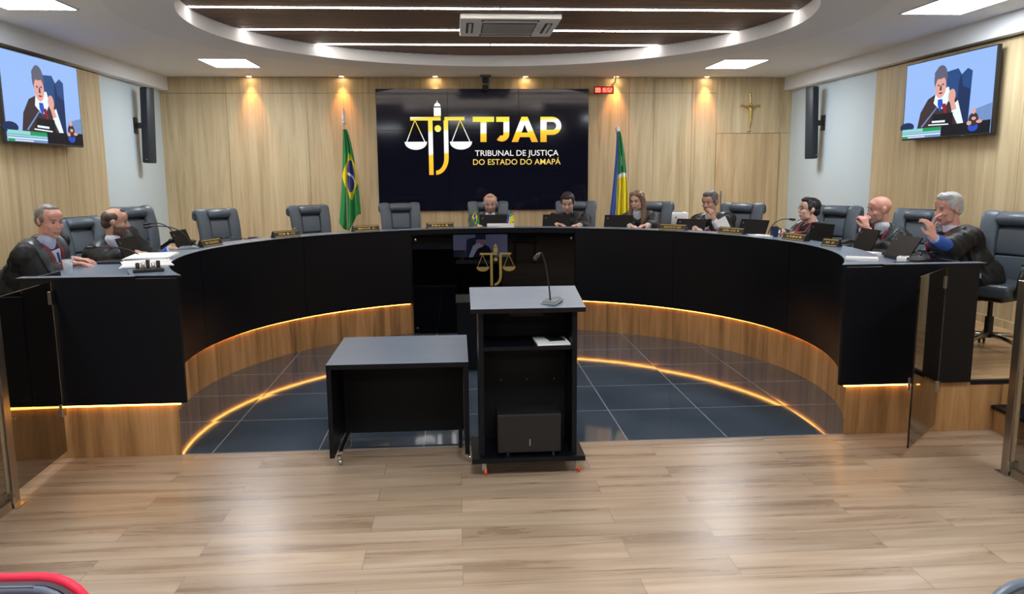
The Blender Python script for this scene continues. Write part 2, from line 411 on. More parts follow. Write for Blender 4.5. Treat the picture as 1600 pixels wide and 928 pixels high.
for a in ((3.26, 3.82, 9.62, 10.44, 'bright white panel light in the ceiling right of the ring, nearest the wooden back wall'),
          (-2.97, -2.41, 9.66, 10.42, 'bright white panel light in the ceiling left of the ring, nearest the wooden back wall'),
          (3.84, 4.40, 6.06, 6.84, 'large bright panel light at the upper right corner, above the right television'),
          (-3.58, -3.02, 6.1, 6.90, 'large bright panel light at the upper left corner of the photo, left of the ring'),
          (-3.3, -2.6, 2.4, 3.2, 'added fill panel light over the public area on the left, above the frame'),  # from here down: unseen panels added for fill light
          (3.2, 3.9, 2.4, 3.2, 'added fill panel light over the public area on the right, above the frame'),
          (-.2, .9, 1.8, 2.6, 'added fill panel light over the public area in the middle, above the frame'),
          (-2.4, -1.6, -1.8, -1.0, 'added fill panel light at the rear of the room on the left, behind the camera'),
          (2.4, 3.2, -1.8, -1.0, 'added fill panel light at the rear of the room on the right, behind the camera')):
    panel_light(*a)
dl_lab = ['nearest the left corner of the back wall', 'above the green and yellow flag', 'above the left part of the video wall', 'above the right part of the video wall', 'above the blue, green and yellow flag, beside the red clock', 'above the wooden wall left of the crucifix']
for x, lb in zip((-2.80, -1.55, -.26, 1.0, 2.29, 3.60), dl_lab):
    t = thing('downlight', 'small warm recessed spotlight '+lb, 'spotlight', (x, 11.345, ZC), 0, 'warm spotlights along the back wall')
    bm = NB(); lathe(bm, [(.045, 0), (.048, -.006), (.036, -.008), (.034, -.001)], n=20); build('trim_ring', bm, M_white, t)
    bm = NB(); lathe(bm, [(.028, -.003), (.028, -.006), (.01, -.007)], n=16); build('bulb', bm, mat('warm_bulb', (255, 230, 190), .5, emis=(255, 214, 160), es=60), t)
    l = D.lights.new('spot', 'SPOT'); l.energy = 48; l.color = (1, .38, .10); l.spot_size = R_(58); l.spot_blend = 1.0; l.shadow_soft_size = .02
    lo = D.objects.new('spot', l); COL.objects.link(lo); lo.location = (x, 11.345, ZC-.012); lo.rotation_euler = (R_(8), 0, 0); lo.parent = t; lo.matrix_parent_inverse = Matrix.Translation(t.location).inverted()

# air conditioning cassette in the slats
t = thing('air_conditioner', 'white ceiling cassette air conditioner hanging in the slatted ceiling', 'air conditioner', (.535, 8.0, 3.17))
bm = NB(); h = .47
box(bm, (-h, -h*1.02, -.028), (h, h*1.02, .02), bev=.012)
build('panel', bm, M_white, t, autos=40)
bm = NB(); box(bm, (-.26, -.27, -.034), (.26, .27, -.027))
for i in range(16): box(bm, (-.245, -.25+i*.0325, -.039), (.245, -.235+i*.0325, -.033), mi=1)
build('intake_grille', bm, [mat('ac_dark', (92, 98, 104), .6), mat('ac_grey', (168, 174, 178), .5)], t)
for dx, dy_, a, b in ((0, -.385, .27, .035), (0, .385, .27, .035), (-.375, 0, .035, .27), (.375, 0, .035, .27)):
    bm = NB(); box(bm, (dx-a, dy_-b, -.032), (dx+a, dy_+b, -.026), bev=.004)
    if a > b: box(bm, (dx-a+.02, dy_-.012, -.037), (dx+a-.02, dy_+.018, -.031), mi=1)
    else: box(bm, (dx-.012, dy_-b+.02, -.037), (dx+.018, dy_+b-.02, -.031), mi=1)
    build('air_outlet', bm, [mat('ac_slot', (40, 44, 48), .6), M_white], t)

# ------------------------------------------------------------------ the horseshoe bench
bench = thing('judges_bench', 'long black horseshoe-shaped judges bench with lit wooden plinth', 'bench', (C0[0], C0[1], 0))
BO = Matrix.Translation((-C0[0], -C0[1], 0))
def bpart(name, bm, m, **k):
    bm.transform(BO); return build(name, bm, m, bench, **k)
ai, ao = acut(RI), acut(RO)
RM, ZW = 2.72, 1.062                  # raised rim width, lower working surface
bm = NB(); prism(bm, arc(RI-.012, -acut(RI-.012, YC-.01), acut(RI-.012, YC-.01), 96)+arc(RM, acut(RM, YC-.01), -acut(RM, YC-.01), 96), ZT-.014, ZT)
for s_ in (-1, 1): box(bm, (C0[0]+min(s_*2.35, s_*3.04), YC-.036, ZT-.014), (C0[0]+max(s_*2.35, s_*3.04), YC+.05, ZT-.0002))
top_edge(bpart('raised_rim', bm, [M_top, M_black], autos=30), .012)
bm = NB(); prism(bm, arc(RM-.02, -acut(RM, YC+.05), acut(RM, YC+.05), 96)+arc(RO, acut(RO, YC+.05), -acut(RO, YC+.05), 96), ZW-.028, ZW); bpart('worktop', bm, M_top, autos=30)
bm = NB(); prism(bm, arc(RM-.02, -acut(RM, YC+.05), acut(RM, YC+.05), 96)+arc(RM, acut(RM, YC+.05), -acut(RM, YC+.05), 96), ZW, ZT-.0145); bpart('rim_back', bm, M_black, autos=30)
GA = math.asin(.885/RI)              # half angle of the flat glass front
def curved(r0, r1, a0, a1, z0, z1, n):
    bm = NB(); prism(bm, arc(r0, a0, a1, n)+arc(r1, a1, a0, n), z0, z1); return bm
segs = [-ai, -R_(84), -R_(50), -GA, GA, R_(47), R_(82), ai]
for i in range(len(segs)-1):
    g = .0012
    if i == 3:
        bm = curved(RI, RI+.025, segs[i]+g, segs[i+1]-g, 1.09, ZT-.0145, 24)
    else:
        bm = curved(RI, RI+.025, segs[i]+g, segs[i+1]-g, ZP, ZT-.0145, 24)
    bpart('front_panel', bm, M_black, autos=30)
yg = C0[1]+RI*math.cos(GA)
bm = NB(); box(bm, (C0[0]-.885, yg-.012, .012), (C0[0]+.885, yg, 1.088), bev=.002)
gl = mat('black_glass', (3, 3, 5), .03, spec=.3, coat=0)
bpart('glass_panel', bm, gl)
bm = NB(); box(bm, (C0[0]-.86, yg+.001, .02), (C0[0]+.86, yg+.02, 1.085)); bpart('backing_board', bm, M_blackm)
for sx in (-1, 1):
    for z in (.07, 1.035):
        bm = NB(); lathe(bm, [(.013, 0), (.013, .006), (.010, .009)], n=16, M=Matrix.Translation((C0[0]+sx*.845, yg-.012, z)) @ Matrix.Rotation(PI/2, 4, 'X')); bpart('standoff_bolt', bm, M_chrome)
for s, x0, x1 in ((-1, C0[0]-3.02, C0[0]-RI*math.sin(ai)), (1, C0[0]+RI*math.sin(ai), C0[0]+3.0)):
    bm = NB(); box(bm, (x0, YC-.03, ZP+.002), (x1, YC-.006, ZT-.0145), bev=.0015); bpart('wing_panel', bm, M_black)
    # inner side of the wing, closing the desk toward the gate
    xo = x0 if s < 0 else x1
    bm = NB(); box(bm, (min(xo, xo-s*.024), YC-.004, ZP+.002), (max(xo, xo-s*.024), YC+.42, ZT-.015)); bpart('side_panel', bm, M_black)
bm = NB(); prism(bm, arc(RI+.034, -ai+.01, -GA-.01, 60)+arc(RI+.042, -GA-.01, -ai+.01, 60), ZP-.012, ZP-.003); bpart('led_strip', bm, M_led)
bm = NB(); prism(bm, arc(RI+.034, GA+.01, ai-.01, 60)+arc(RI+.042, ai-.01, GA+.01, 60), ZP-.012, ZP-.003); bpart('led_strip', bm, M_led)
bm = NB(); box(bm, (-2.80, YC-.016, ZP-.012), (-1.74, YC-.006, ZP-.003)); bpart('led_strip', bm, M_led)
bm = NB(); box(bm, (2.54, YC-.016, ZP-.012), (3.05, YC-.006, ZP-.003)); bpart('led_strip', bm, M_led)
bm = NB(); box(bm, (-2.86, YC-.03, ZP+.002), (-2.624, YC-.006, 1.03), bev=.0015); bpart('end_panel', bm, M_black)
# hidden supports under the desktop
for a in (-70, -45, -20, 20, 45, 70):
    bm = NB(); M = Matrix.Translation((C0[0], C0[1], 0)) @ Matrix.Rotation(-R_(a), 4, 'Z'); box(bm, (-.012, RI+.03, ZP+.002), (.012, RI+.45, ZW-.029), M); bpart('support_panel', bm, M_blackm)
# emblem on the glass: sword-shaped letter column with a pair of scales
def emblem(x0, z0, s, y, with_lower=True):
    """s = metres per unit; the drawing is 430 units wide"""
    bm = NB()
    R = Matrix(((s, 0, 0, x0), (0, 0, -1, y), (0, s, 0, z0), (0, 0, 0, 1)))  # (u, v, d) -> x, -depth, z
    def poly(pts, hgt=1): prism(bm, [(p[0], -p[1]) for p in pts], 0, .003*hgt, R)
    def bar(u0, v0, u1, v1): poly([(u0, v0), (u1, v0), (u1, v1), (u0, v1)])
    def line(a, b, wd):
        dx, dy = b[0]-a[0], b[1]-a[1]; L = math.hypot(dx, dy); nx, ny = -dy/L*wd/2, dx/L*wd/2
        poly([(a[0]+nx, a[1]+ny), (b[0]+nx, b[1]+ny), (b[0]-nx, b[1]-ny), (a[0]-nx, a[1]-ny)])
    bar(40, 96, 232, 118); bar(256, 96, 382, 118)                    # cross bar of the T and J
    bar(152, 118, 180, 458)                                          # stem of the T
    bar(250, 118, 278, 350)                                          # stem of the J
    o = [(196, 458), (196, 432)]; q = []
    for k in range(9):
        a = k/8*PI/2; q.append((196+54*math.sin(a), 350+82*math.cos(a)))
    p = []
    for k in range(9):
        a = (8-k)/8*PI/2; p.append((196+82*math.sin(a), 350+108*math.cos(a)))
    poly([(196, 432)]+q[1:]+p+[])
    bar(190, 38, 234, 92)                                            # tower
    poly([(192, 30)]+[(212+20*math.cos(PI-k*PI/8), 30-22*math.sin(k*PI/8)) for k in range(9)]+[(232, 30)])
    line((212, 10), (212, -4), 4)
    poly([(213+21*math.cos(k*PI/10), 168+21*math.sin(k*PI/10)) for k in range(20)])
    for c in (72, 358):
        poly([(c-72, 250)]+[(c+70*math.cos(PI-k*PI/12), 254+46*math.sin(k*PI/12)) for k in range(13)]+[(c+72, 250)])
        line((c-5, 120), (c-57, 250), 5); line((c-1, 120), (c+57, 250), 5)
    return bm
def gold_mat(name, zc, dz, es, slope=-.1, stops=((.30, (250, 206, 40)), (.36, (252, 250, 240)), (.66, (250, 250, 250)), (.72, (232, 222, 70))), last=(230, 214, 60)):
    m = D.materials.new(name); m.use_nodes = True; nt = m.node_tree; b = nt.nodes['Principled BSDF']; L = nt.links.new
    tc = nt.nodes.new('ShaderNodeTexCoord'); sp = nt.nodes.new('ShaderNodeSeparateXYZ'); L(tc.outputs['Object'], sp.inputs[0])
    a = nt.nodes.new('ShaderNodeMath'); a.operation = 'MULTIPLY_ADD'; a.inputs[1].default_value = slope; L(sp.outputs['X'], a.inputs[0]); L(sp.outputs['Z'], a.inputs[2])
    r = nt.nodes.new('ShaderNodeMapRange'); r.inputs['From Min'].default_value = zc-dz; r.inputs['From Max'].default_value = zc+dz; L(a.outputs[0], r.inputs[0])
    cr = nt.nodes.new('ShaderNodeValToRGB'); e = cr.color_ramp.elements; e[0].position = 0; e[0].color = lin((248, 170, 20))+(1,)
    e[1].position = 1; e[1].color = lin(last)+(1,)
    for p, c in stops:
        k = e.new(p); k.color = lin(c)+(1,)
    L(r.outputs[0], cr.inputs[0]); b.inputs['Base Color'].default_value = (.02, .02, .02, 1); b.inputs['Roughness'].default_value = .3
    L(cr.outputs[0], b.inputs['Emission Color']); b.inputs['Emission Strength'].default_value = es
    return m
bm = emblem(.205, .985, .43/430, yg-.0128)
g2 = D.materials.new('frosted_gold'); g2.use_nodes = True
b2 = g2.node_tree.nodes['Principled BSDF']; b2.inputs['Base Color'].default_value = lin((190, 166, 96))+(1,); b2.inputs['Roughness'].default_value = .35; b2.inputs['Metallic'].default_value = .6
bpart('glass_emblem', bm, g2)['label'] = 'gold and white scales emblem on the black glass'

# ------------------------------------------------------------------ video wall
SX0, SX1, SZ0, SZ1, SY = -1.095, 1.905, 1.215, 2.913, 11.38
vw = thing('video_wall', 'large black video wall of nine screens showing the gold and white court emblem', 'video wall', ((SX0+SX1)/2, SY, SZ0))
VO = Matrix.Translation((-(SX0+SX1)/2, -SY, -SZ0))
def vpart(name, bm, m, **k):
    bm.transform(VO); return build(name, bm, m, vw, **k)
bm = NB(); box(bm, (SX0, SY+.012, SZ0), (SX1, YB-.021, SZ1)); vpart('housing', bm, M_blackm)
scr = mat('screen_navy', (5, 6, 12), .08, emis=(14, 14, 28), es=.5, spec=.4)
for i in range(3):
    for j in range(3):
        w1, h1 = (SX1-SX0)/3, (SZ1-SZ0)/3
        bm = NB(); box(bm, (SX0+i*w1+.0022, SY, SZ0+j*h1+.0022), (SX0+(i+1)*w1-.0022, SY+.013, SZ0+(j+1)*h1-.0022)); vpart('screen_panel', bm, scr)
SF = SY-.004
def zs(u, v):      # pixel of the enlarged view of the screen -> point on the screen plane
    return on_y(580+u/4.036, 120+v/4.036, SF)
p0, p1 = zs(205, 250), zs(635, 250)
es_ = (p1.x-p0.x)/430
zb = zs(400, 155).z
bm = emblem(p0.x, zb-.0, es_, SF)
vpart('emblem', bm, gold_mat('emblem_gold', 1.05, .55, 1.0, -.1, ((.32, (250, 196, 40)), (.35, (250, 248, 240)), (.60, (250, 250, 250)), (.63, (236, 222, 80)), (.80, (238, 206, 60)), (.83, (250, 248, 240))), (250, 250, 240)))['label'] = 'gold and white sword and scales emblem'
def letters(polys, name):
    bm = NB()
    for pts in polys:
        q = [zs(*p) for p in pts]; a = [bm.verts.new((p.x, SF, p.z)) for p in q]; b = [bm.verts.new((p.x, SF+.003, p.z)) for p in q]
        n = len(q); bm.faces.new(a); bm.faces.new(b[::-1])
        for i in range(n): bm.faces.new((a[i], a[(i+1) % n], b[(i+1) % n], b[i]))
    return bm
def hook(cx, cy, r0, r1, a0, a1, n=12):
    o = [(cx+r1*math.cos(a0+(a1-a0)*i/n), cy+r1*math.sin(a0+(a1-a0)*i/n)) for i in range(n+1)]
    i_ = [(cx+r0*math.cos(a1+(a0-a1)*i/n), cy+r0*math.sin(a1+(a0-a1)*i/n)) for i in range(n+1)]
    return o+i_
T = [[(640, 252), (775, 252), (775, 284), (640, 284)], [(689, 284), (727, 284), (727, 411), (689, 411)]]
J = [[(788, 252), (871, 252), (871, 284), (788, 284)], [(834, 284), (871, 284), (871, 360), (834, 360)], hook(823, 360, 11, 48, 0, R_(130))]
A = [[(948, 252), (986, 252), (1052, 411), (1012, 411)], [(948, 252), (986, 252), (926, 411), (886, 411)], [(918, 352), (1020, 352), (1032, 380), (908, 380)]]
P_ = [[(1067, 252), (1106, 252), (1106, 411), (1067, 411)], [(1106, 252), (1142, 252), (1142, 284), (1106, 284)], [(1106, 334), (1142, 334), (1142, 366), (1106, 366)], hook(1142, 309, 25, 57, -PI/2, PI/2)]
for nm, pl in (('T', T), ('J', J), ('A', A), ('P', P_)):
    vpart('letter', letters(pl, nm), gold_mat('letter_gold_'+nm, 1.15, .19, 1.0, -.05))
def text(name, body, size, loc, m, parent, M, rz=0, ext=.0012, off=0, align='LEFT'):
    cu = D.curves.new(name, 'FONT'); cu.body = body; cu.size = size; cu.extrude = ext; cu.offset = off; cu.align_x = align; cu.resolution_u = 3
    t = D.objects.new(name, cu); COL.objects.link(t); dg = bpy.context.evaluated_depsgraph_get(); dg.update()
    me = D.meshes.new_from_object(t.evaluated_get(dg)); D.objects.remove(t); D.curves.remove(cu)
    me.materials.clear(); me.transform(M); return link(name, me, m, parent)
def fit_text(name, body, pa, pb, m, parent, hgt):
    """standing text facing -Y between two points of the screen plane"""
    o = text(name, body, 1, (0, 0, 0), m, None, Matrix.Rotation(PI/2, 4, 'X'), off=.004)
    me = o.data; xs_ = [v.co.x for v in me.vertices]; x0, x1 = min(xs_), max(xs_)
    sx = (pb.x-pa.x)/(x1-x0)
    for v in me.vertices: v.co = Vector(((v.co.x-x0)*sx+pa.x, SF+v.co.y*.5, v.co.z*hgt+pa.z))
    me.transform(VO); o.parent = parent; return o
hh = (zs(700, 462).z-zs(700, 499).z)/.727
fit_text('lettering', 'TRIBUNAL DE JUSTIÇA', zs(655, 499), zs(1181, 499), mat('text_white', (20, 20, 20), .4, emis=(240, 236, 226), es=.95), vw, hh)
fit_text('lettering', 'DO ESTADO DO AMAPÁ', zs(643, 555), zs(1194, 555), mat('text_gold', (20, 16, 4), .4, emis=(244, 204, 92), es=.95), vw, hh)

# ------------------------------------------------------------------ televisions on the side walls
def tv(X, s, y0, y1, z0, z1, label):
    """s=+1: on the left wall facing +X. Picture u runs left to right as seen"""
    t = thing('television', label, 'television', (X, (y0+y1)/2, (z0+z1)/2))
    wy, hz = abs(y1-y0), z1-z0
    # local frame: u (0..1) left->right seen from the room, v (0..1) upward
    def P(u, v, d=0):
        yy = (-wy/2+u*wy) if s > 0 else (wy/2-u*wy)
        return Vector((s*d, yy, -hz/2+v*hz))
    bm = NB(); box(bm, (min(0, -s*.035), -wy/2, -hz/2), (max(0, -s*.035), wy/2, hz/2), bev=.004); build('casing', bm, M_plastic, t)
    bm = NB(); box(bm, (min(-s*.035, -s*.075), -wy*.3, -hz*.36), (max(-s*.035, -s*.075), wy*.3, hz*.2)); build('rear_housing', bm, M_blackm, t)
    bm = NB(); box(bm, (min(-s*.07, -s*(abs(X-(XL if s > 0 else XR))-.028)), -.2, -.15), (max(-s*.07, -s*(abs(X-(XL if s > 0 else XR))-.028)), .2, .15)); build('wall_bracket', bm, M_plastic, t)
    cols = [('tv_sky', (146, 180, 240)), ('tv_chair', (32, 70, 124)), ('tv_robe', (58, 44, 48)), ('tv_skin', (216, 160, 150)), ('tv_hair', (92, 92, 112)),
            ('tv_white', (226, 236, 250)), ('tv_black', (18, 18, 26)), ('tv_green', (22, 150, 84)), ('tv_paleg', (140, 204, 200)), ('tv_blue', (36, 76, 190)), ('tv_red', (130, 30, 40)), ('tv_chair2', (20, 44, 86)), ('tv_slate', (110, 140, 190))]
    ms = [mat(n, (8, 8, 8), .55, emis=c, es=1.0, spec=.1) for n, c in cols]; idx = {n: i for i, (n, c) in enumerate(cols)}
    bm = NB(); lay = [0]
    def poly(name, pts):
        lay[0] += 1; vs = [bm.verts.new(P(p[0], p[1], .0006+.00025*lay[0])) for p in pts]
        f = bm.faces.new(vs); f.material_index = idx[name]
    def ell(name, cx, cy, rx, ry, n=18): poly(name, [(cx+rx*math.cos(2*PI*i/n), cy+ry*math.sin(2*PI*i/n)) for i in range(n)])
    poly('tv_sky', [(.012, .02), (.988, .02), (.988, .985), (.012, .985)])
    poly('tv_slate', [(.80, .1), (.985, .1), (.985, .36), (.80, .30)])
    ell('tv_chair2', .06, .17, .09, .06)
    poly('tv_chair', [(.37, .15), (.40, .68), (.47, .80), (.62, .82), (.66, .74), (.72, .80), (.77, .76), (.76, .15)])
    poly('tv_chair2', [(.62, .15), (.64, .70), (.66, .74), (.68, .60), (.76, .55), (.76, .15)])
    poly('tv_robe', [(.19, .14), (.22, .34), (.30, .50), (.40, .56), (.56, .56), (.64, .45), (.66, .14)])
    poly('tv_white', [(.39, .58), (.37, .44), (.44, .36), (.50, .36), (.56, .5), (.53, .62)])
    poly('tv_red', [(.46, .42), (.50, .30), (.53, .30), (.51, .42)])
    poly('tv_white', [(.60, .40), (.66, .14), (.72, .14), (.64, .44)])
    ell('tv_hair', .435, .74, .075, .16); ell('tv_skin', .44, .63, .062, .135); ell('tv_hair', .43, .80, .07, .07)
    ell('tv_hair', .415, .655, .014, .012); ell('tv_hair', .465, .66, .014, .012); ell('tv_red', .445, .555, .022, .01); poly('tv_robe', [(.437, .65), (.45, .65), (.455, .59), (.43, .59)])
    poly('tv_blue', [(.42, .48), (.47, .48), (.48, .42), (.45, .32), (.42, .42)])
    ell('tv_skin', .575, .50, .04, .085); poly('tv_skin', [(.55, .46), (.60, .46), (.64, .32), (.59, .30)])
    poly('tv_white', [(.58, .32), (.64, .34), (.71, .16), (.66, .14)])
    poly('tv_slate', [(.24, .16), (.42, .40), (.425, .385), (.255, .15)])
    poly('tv_black', [(.34, .17), (.38, .30), (.60, .30), (.60, .15)])
    poly('tv_white', [(.33, .165), (.56, .155), (.56, .17), (.33, .18)]); poly('tv_white', [(.37, .195), (.52, .19), (.52, .215), (.37, .22)])
    poly('tv_black', [(.48, .02), (.988, .02), (.988, .17), (.48, .15)])
    ell('tv_blue', .82, .10, .05, .05); ell('tv_robe', .82, .19, .05, .08); ell('tv_skin', .82, .285, .02, .035); ell('tv_skin', .78, .15, .025, .025); ell('tv_skin', .88, .16, .03, .02); ell('tv_skin', .825, .20, .022, .02)
    poly('tv_slate', [(.012, .02), (.48, .02), (.48, .14), (.012, .14)])
    poly('tv_green', [(.27, .10), (.48, .10), (.48, .14), (.27, .14)]); poly('tv_paleg', [(.012, .10), (.27, .10), (.27, .14), (.012, .14)])
    poly('tv_paleg', [(.012, .075), (.48, .075), (.48, .093), (.012, .093)]); poly('tv_white', [(.012, .05), (.48, .05), (.48, .064), (.012, .064)])
    poly('tv_green', [(.012, .02), (.08, .02), (.08, .05), (.012, .05)]); poly('tv_white', [(.09, .027), (.30, .027), (.30, .038), (.09, .038)])
    me = D.meshes.new('screen_picture'); bm.to_mesh(me); bm.free(); link('screen_picture', me, ms, t)
    bm = NB(); box(bm, P(.70, .004, -.001), P(.73, .012, .002)); build('brand_plate', bm, M_plasticg, t)
    return t
tv(-3.90, 1, 7.28, 8.73, 2.04, 2.855, 'wall television at the upper left showing a judge, left of a column speaker')
tv(4.77, -1, 6.84, 8.27, 2.055, 2.835, 'wall television at the upper right showing a judge, right of a column speaker')
# dim picture of a seated judge showing through the top of the black glass front
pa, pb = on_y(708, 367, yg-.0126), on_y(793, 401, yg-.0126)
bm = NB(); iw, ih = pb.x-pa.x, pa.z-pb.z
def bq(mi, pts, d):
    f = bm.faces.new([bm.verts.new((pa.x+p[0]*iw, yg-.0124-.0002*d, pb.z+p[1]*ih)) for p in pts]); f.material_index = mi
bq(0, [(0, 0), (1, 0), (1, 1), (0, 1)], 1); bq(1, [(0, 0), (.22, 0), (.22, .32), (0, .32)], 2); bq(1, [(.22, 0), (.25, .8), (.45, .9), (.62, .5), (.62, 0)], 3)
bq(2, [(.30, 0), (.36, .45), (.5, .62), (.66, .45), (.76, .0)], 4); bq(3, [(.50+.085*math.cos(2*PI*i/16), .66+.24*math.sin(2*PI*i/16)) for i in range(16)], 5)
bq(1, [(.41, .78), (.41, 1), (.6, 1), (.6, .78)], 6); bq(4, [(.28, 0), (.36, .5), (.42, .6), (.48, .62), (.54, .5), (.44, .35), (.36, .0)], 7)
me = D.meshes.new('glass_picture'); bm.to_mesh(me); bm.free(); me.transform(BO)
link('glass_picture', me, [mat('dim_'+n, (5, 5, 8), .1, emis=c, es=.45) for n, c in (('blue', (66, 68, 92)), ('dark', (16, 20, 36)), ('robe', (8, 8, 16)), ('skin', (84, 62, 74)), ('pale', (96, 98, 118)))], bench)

# ------------------------------------------------------------------ column speakers
for X, s, y, lb in ((XL+.008, 1, 10.50, 'slim black column loudspeaker on the pale wall section at the left'), (XR-.008, -1, 10.38, 'slim black column loudspeaker on the pale wall section at the right')):
    t = thing('column_speaker', lb, 'loudspeaker', (X, y, 2.37), 0, 'column loudspeakers on the side walls')
    M = Matrix.Translation((s*.165, 0, 0)) @ Matrix.Rotation(-s*R_(28), 4, 'Z') @ Matrix.Rotation(s*R_(3), 4, 'Y')
    bm = NB(); box(bm, (-.06, -.06, -.47), (.06, .06, .47), M, bev=.012); build('cabinet', bm, mat('speaker_dark', (44, 50, 58), .45), t, autos=40)
    bm = NB(); box(bm, (-.05, -.066, -.455), (.05, -.058, .455), M); build('grille', bm, mat('speaker_grille', (34, 40, 48), .6, bump=.3, bscale=300), t)
    bm = NB(); box(bm, (.01, -.07, -.43), (.035, -.065, -.415), M); build('badge', bm, M_plasticg, t)
    bm = NB(); box(bm, (min(0, s*.02), -.05, -.1), (max(0, s*.02), .05, .1), bev=.003); box(bm, (min(s*.02, s*.12), -.02, -.035), (max(s*.02, s*.12), .02, .035)); build('wall_bracket', bm, M_plastic, t)

# ------------------------------------------------------------------ crucifix, clock, camera on the back wall
t = thing('crucifix', 'small brass crucifix on the wooden wall above the concealed door', 'crucifix', (4.27, YB-.022, 2.60))
bm = NB()
sweep(bm, [(0, -.012, -.26), (0, -.012, .23)], .008, .006, n=8, up=(0, 1, 0)); sweep(bm, [(-.135, -.012, .075), (.135, -.012, .075)], .008, .006, n=8, up=(0, 1, 0))
for p in ((0, -.012, .24), (-.14, -.012, .075), (.14, -.012, .075), (0, -.012, -.27)): ball(bm, p, (.02, .01, .02), 2)
build('cross', bm, M_brass, t, autos=50)
bm = NB(); cap(bm, (0, -.036, .03), (0, -.038, -.06), .030, .022); ball(bm, (0, -.045, .088), .022, 2); cap(bm, (0, -.032, .03), (-.125, -.026, .09), .014, .009); cap(bm, (0, -.032, .03), (.125, -.026, .09), .014, .009)
cap(bm, (-.006, -.034, -.06), (.005, -.045, -.125), .018, .013); cap(bm, (.008, -.034, -.06), (.006, -.04, -.125), .018, .013); cap(bm, (.003, -.044, -.125), (0, -.03, -.2), .014, .009)
blob('figure', bm, M_brass, t, .004, 2)
t = thing('digital_clock', 'red digital clock hanging at the right of the video wall', 'clock', (2.105, 11.28, 2.885))
bm = NB(); box(bm, (-.14, 0, -.05), (.14, .04, .05), bev=.004); build('case', bm, M_plastic, t)
bm = NB(); box(bm, (-.132, -.002, -.042), (.132, .001, .042)); build('display', bm, mat('clock_red', (60, 0, 0), .4, emis=(200, 16, 14), es=.8), t)
bm = NB()
SEG = {'0': 'abcdef', '9': 'abcdfg', '1': 'bc', '5': 'acdfg', '2': 'abged'}
def seg7(bm, x, z, w, h, ch):
    q = .0045
    for k in SEG[ch]:
        a, b = {'a': ((x, z+h), (x+w, z+h)), 'g': ((x, z+h/2), (x+w, z+h/2)), 'd': ((x, z), (x+w, z)), 'f': ((x, z+h/2), (x, z+h)), 'e': ((x, z), (x, z+h/2)), 'b': ((x+w, z+h/2), (x+w, z+h)), 'c': ((x+w, z), (x+w, z+h/2))}[k]
        box(bm, (min(a[0], b[0])-q, -.005, min(a[1], b[1])-q), (max(a[0], b[0])+q, -.002, max(a[1], b[1])+q))
for x, ch in zip((-.118, -.082, -.034, .002, .05, .086), '091552'): seg7(bm, x, -.024, .022, .048, ch)
for x in (-.048, .036):
    for z in (-.012, .012): box(bm, (x-.003, -.005, z-.003), (x+.003, -.002, z+.003))
build('digits', bm, mat('clock_digit', (255, 90, 80), .4, emis=(255, 120, 100), es=2.5), t)
bm = NB(); sweep(bm, [(.11, .02, .05), (.16, .02, .11), (.17, .02, .195)], .012, n=8); build('bracket', bm, M_brass, t)
t = thing('ceiling_camera', 'small black conference camera hanging from the ceiling above the video wall', 'camera', (.435, 11.22, ZC))
bm = NB(); box(bm, (-.075, -.05, -.02), (.075, .05, 0)); box(bm, (-.055, -.03, -.12), (-.04, .03, -.02)); box(bm, (.04, -.03, -.12), (.055, .03, -.02)); box(bm, (-.05, -.04, -.13), (.05, .05, -.115)); build('bracket', bm, M_plasticg, t)
bm = NB(); lathe(bm, [(.04, -.03), (.05, -.05), (.045, -.09), (.03, -.115)], n=20); build('body', bm, M_plastic, t, autos=40)
bm = NB(); ball(bm, (0, -.01, -.165), .043, 3); lathe(bm, [(.022, 0), (.022, .02), (.016, .024)], n=16, M=Matrix.Translation((0, -.045, -.168)) @ Matrix.Rotation(PI/2, 4, 'X')); build('lens_head', bm, M_plastic, t, autos=40)
# ------------------------------------------------------------------ table and lectern in front
t = thing('side_table', 'low black open-front side table on castors left of the lectern', 'table', (-.365, 4.98, 0))
W2, y0, y1, zt = .42, -.40, .40, .637
bm = NB(); box(bm, (-W2, y0, zt-.03), (W2, y1, zt), bev=.0015); top_edge(build('tabletop', bm, [M_top, M_black], t))
for s in (-1, 1):
    bm = NB(); box(bm, (s*W2-(.028 if s > 0 else 0), y0+.004, .06), (s*W2+(.028 if s < 0 else 0), .115, zt-.031), bev=.001); build('side_panel', bm, M_black, t)
bm = NB(); box(bm, (-W2+.03, .085, .055), (W2-.03, .107, zt-.031)); build('back_panel', bm, M_blackm, t)
for s in (-1, 1):
    bm = NB(); box(bm, (s*(W2-.055)-.012, y0+.06, .068), (s*(W2-.055)+.012, .08, .082)); build('castor_rail', bm, M_steel, t)
def castor(parent, x, y, z0=.06, col=M_chrome, r=.022, name='castor'):
    bm = NB(); lathe(bm, [(.016, z0-.02), (.016, z0)], c=(x, y, 0), n=12); box(bm, (x-.013, y-.014, r+.004), (x+.013, y+.014, z0-.018), bev=.003)
    o = build(name, bm, M_chrome, parent, autos=40)
    bm = NB(); lathe(bm, [(r*.6, -.009), (r, -.006), (r, .006), (r*.6, .009)], n=18, M=Matrix.Translation((x+.008, y, r)) @ Matrix.Rotation(PI/2, 4, 'Y')); build('wheel', bm, col, o, autos=40)
for x in (-W2+.05, W2-.012):
    for y in (y0+.05, .06): castor(t, x, y)
bm = NB(); ball(bm, (-.31, .084, .565), .006, 2); build('cable_hole_cover', bm, M_plasticg, t)

